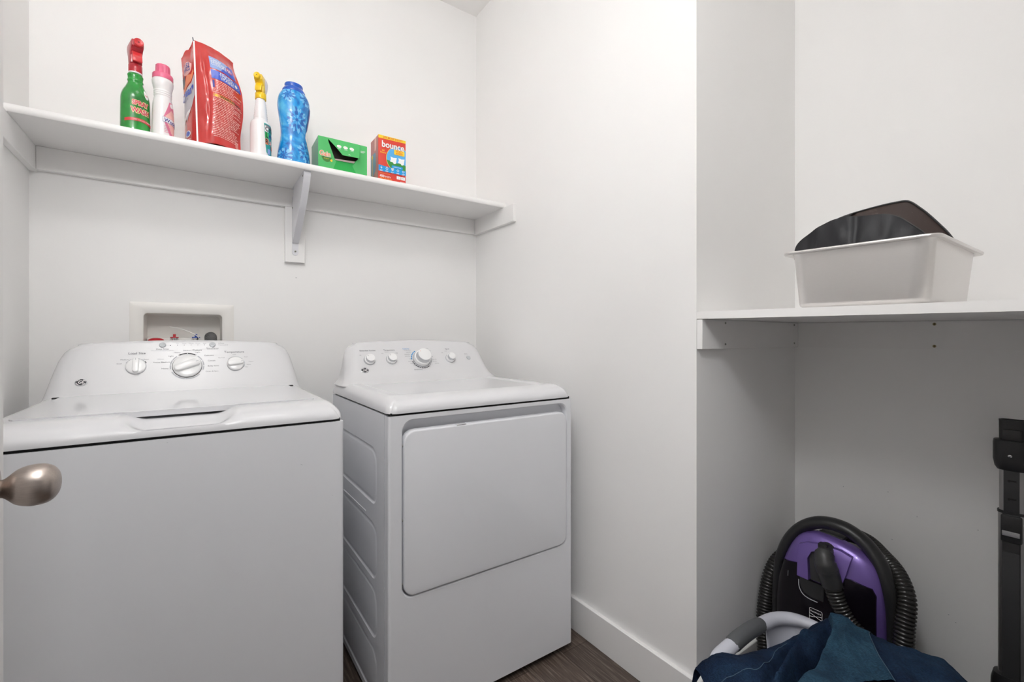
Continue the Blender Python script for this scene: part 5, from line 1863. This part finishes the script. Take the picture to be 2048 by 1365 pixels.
def jbase(s, t):
    i = min(max(s, 0), 1) * (NCOL - 1); j = min(max(t, 0), 1) * (NROW - 1)
    i0, j0 = min(int(i), NCOL - 2), min(int(j), NROW - 2)
    fi, fj = i - i0, j - j0
    p = [Vector(JC[a][b_]) for a, b_ in ((i0, j0), (i0 + 1, j0), (i0, j0 + 1), (i0 + 1, j0 + 1))]
    return p[0].lerp(p[1], fi).lerp(p[2].lerp(p[3], fi), fj)
FOLDS = [   # polyline in (s, t), height, width: creases radiating from the peak over the rim
    ([(.50, .30), (.44, .40), (.335, .50), (.25, .60), (.16, .74)], -.046, .022), ([(.42, .26), (.38, .31), (.29, .50), (.225, .60), (.14, .74)], .022, .018),
    ([(.38, .27), (.345, .34), (.25, .50), (.185, .60), (.11, .74)], -.028, .018), ([(.27, .25), (.20, .40), (.13, .55)], .006, .03),
    ([(.60, .25), (.56, .42), (.50, .58), (.45, .75)], .006, .03), ([(.55, .30), (.50, .45), (.42, .60)], -.006, .02), ([(.75, .28), (.73, .45), (.70, .7)], -.006, .03), ([(.86, .28), (.84, .45), (.82, .7)], .006, .04)]
def jd(s, t):
    h = 0
    for pl_, a, w in FOLDS:
        best = 9
        n = len(pl_) - 1
        for k in range(n):
            (x0, y0), (x1, y1) = pl_[k], pl_[k + 1]
            dx, dy = x1 - x0, (y1 - y0)
            q = min(1, max(0, ((s - x0) * dx + (t - y0) * dy) / (dx * dx + dy * dy)))
            best = min(best, hypot(s - x0 - dx * q, (t - y0 - dy * q) * .55))
        end = sstep(pl_[0][1] - .07, pl_[0][1] + .03, t) * (1 - sstep(pl_[-1][1] - .05, pl_[-1][1] + .15, t))
        h += a * math.exp(-(best / w) ** 2) * end
    return h
def jeans(s, t, off=0.0):
    p = jbase(s, t)
    e = .004
    n = (jbase(s + e, t) - jbase(s - e, t)).cross(jbase(s, t + e) - jbase(s, t - e))
    n.normalize()
    if n.z < 0: n = -n
    edge = min(1, 8 * t)
    return p + n * (jd(s, t) * edge + off + 0.006 * edge * noise.noise(Vector((s * 14, t * 7, 0))) + .0024 * edge * noise.noise(Vector((s * 45, t * 25, 5))))
jn = thing('jeans', 'dark blue denim jeans heaped over the white laundry basket', 'jeans', (1.2, .40, .34))
OJ = Vector((1.2, .40, .34))
m = M()
grid(m, lambda u, v: jeans(u, v) - OJ, 150, 90, DENIM)
o_ = m.build('denim_cloth', jn, sharp=180, fix=True)
m = M()          # the paler turned-over leg panel to the right of the peak
LE = cr([(.548, .20), (.520, .30), (.480, .40), (.410, .50), (.310, .60), (.19, .72)], 8)
RE = cr([(.690, .20), (.668, .30), (.645, .40), (.625, .53), (.610, .64), (.595, .72)], 8)
def leg(u, v):
    k = min(v * 40, 39.999); i = int(k); f = k - i
    a = [LE[i][q] + (LE[i + 1][q] - LE[i][q]) * f for q in (0, 1)]
    b_ = [RE[i][q] + (RE[i + 1][q] - RE[i][q]) * f for q in (0, 1)]
    o = .024 * sstep(0, .09, u) * (1 - .8 * sstep(.12, .95, u)) + .003 * sstep(0, .03, u) - .004 * (u > .995) + .002 * math.exp(-((u - .45 - .1 * v) / .05) ** 2)
    w = u * 1.0 - .02 * (1 - u) * (u < .06)
    return jeans(a[0] + (b_[0] - a[0]) * w, a[1] + (b_[1] - a[1]) * w, o * (.35 + .65 * sstep(0, .25, v))) - OJ
grid(m, leg, 50, 70, DENIM2)
m.build('leg_panel', jn, sharp=180, label='paler denim leg folded over the heap')
m = M()
def seam(pts, r=.0011, off=.0016):
    P = cr(pts, 14)
    tube(m, [jeans(s, t, off) - OJ for s, t in P], r, STITCH, 6)
seam([(.05, .44), (.08, .455), (.13, .47), (.20, .49), (.24, .44), (.28, .38), (.33, .28), (.37, .21)], .0006, .0006)
seam([(.690, .205), (.668, .30), (.645, .40), (.625, .53), (.610, .64), (.595, .72)], .0008, .0045)
m.build('seam', jn)
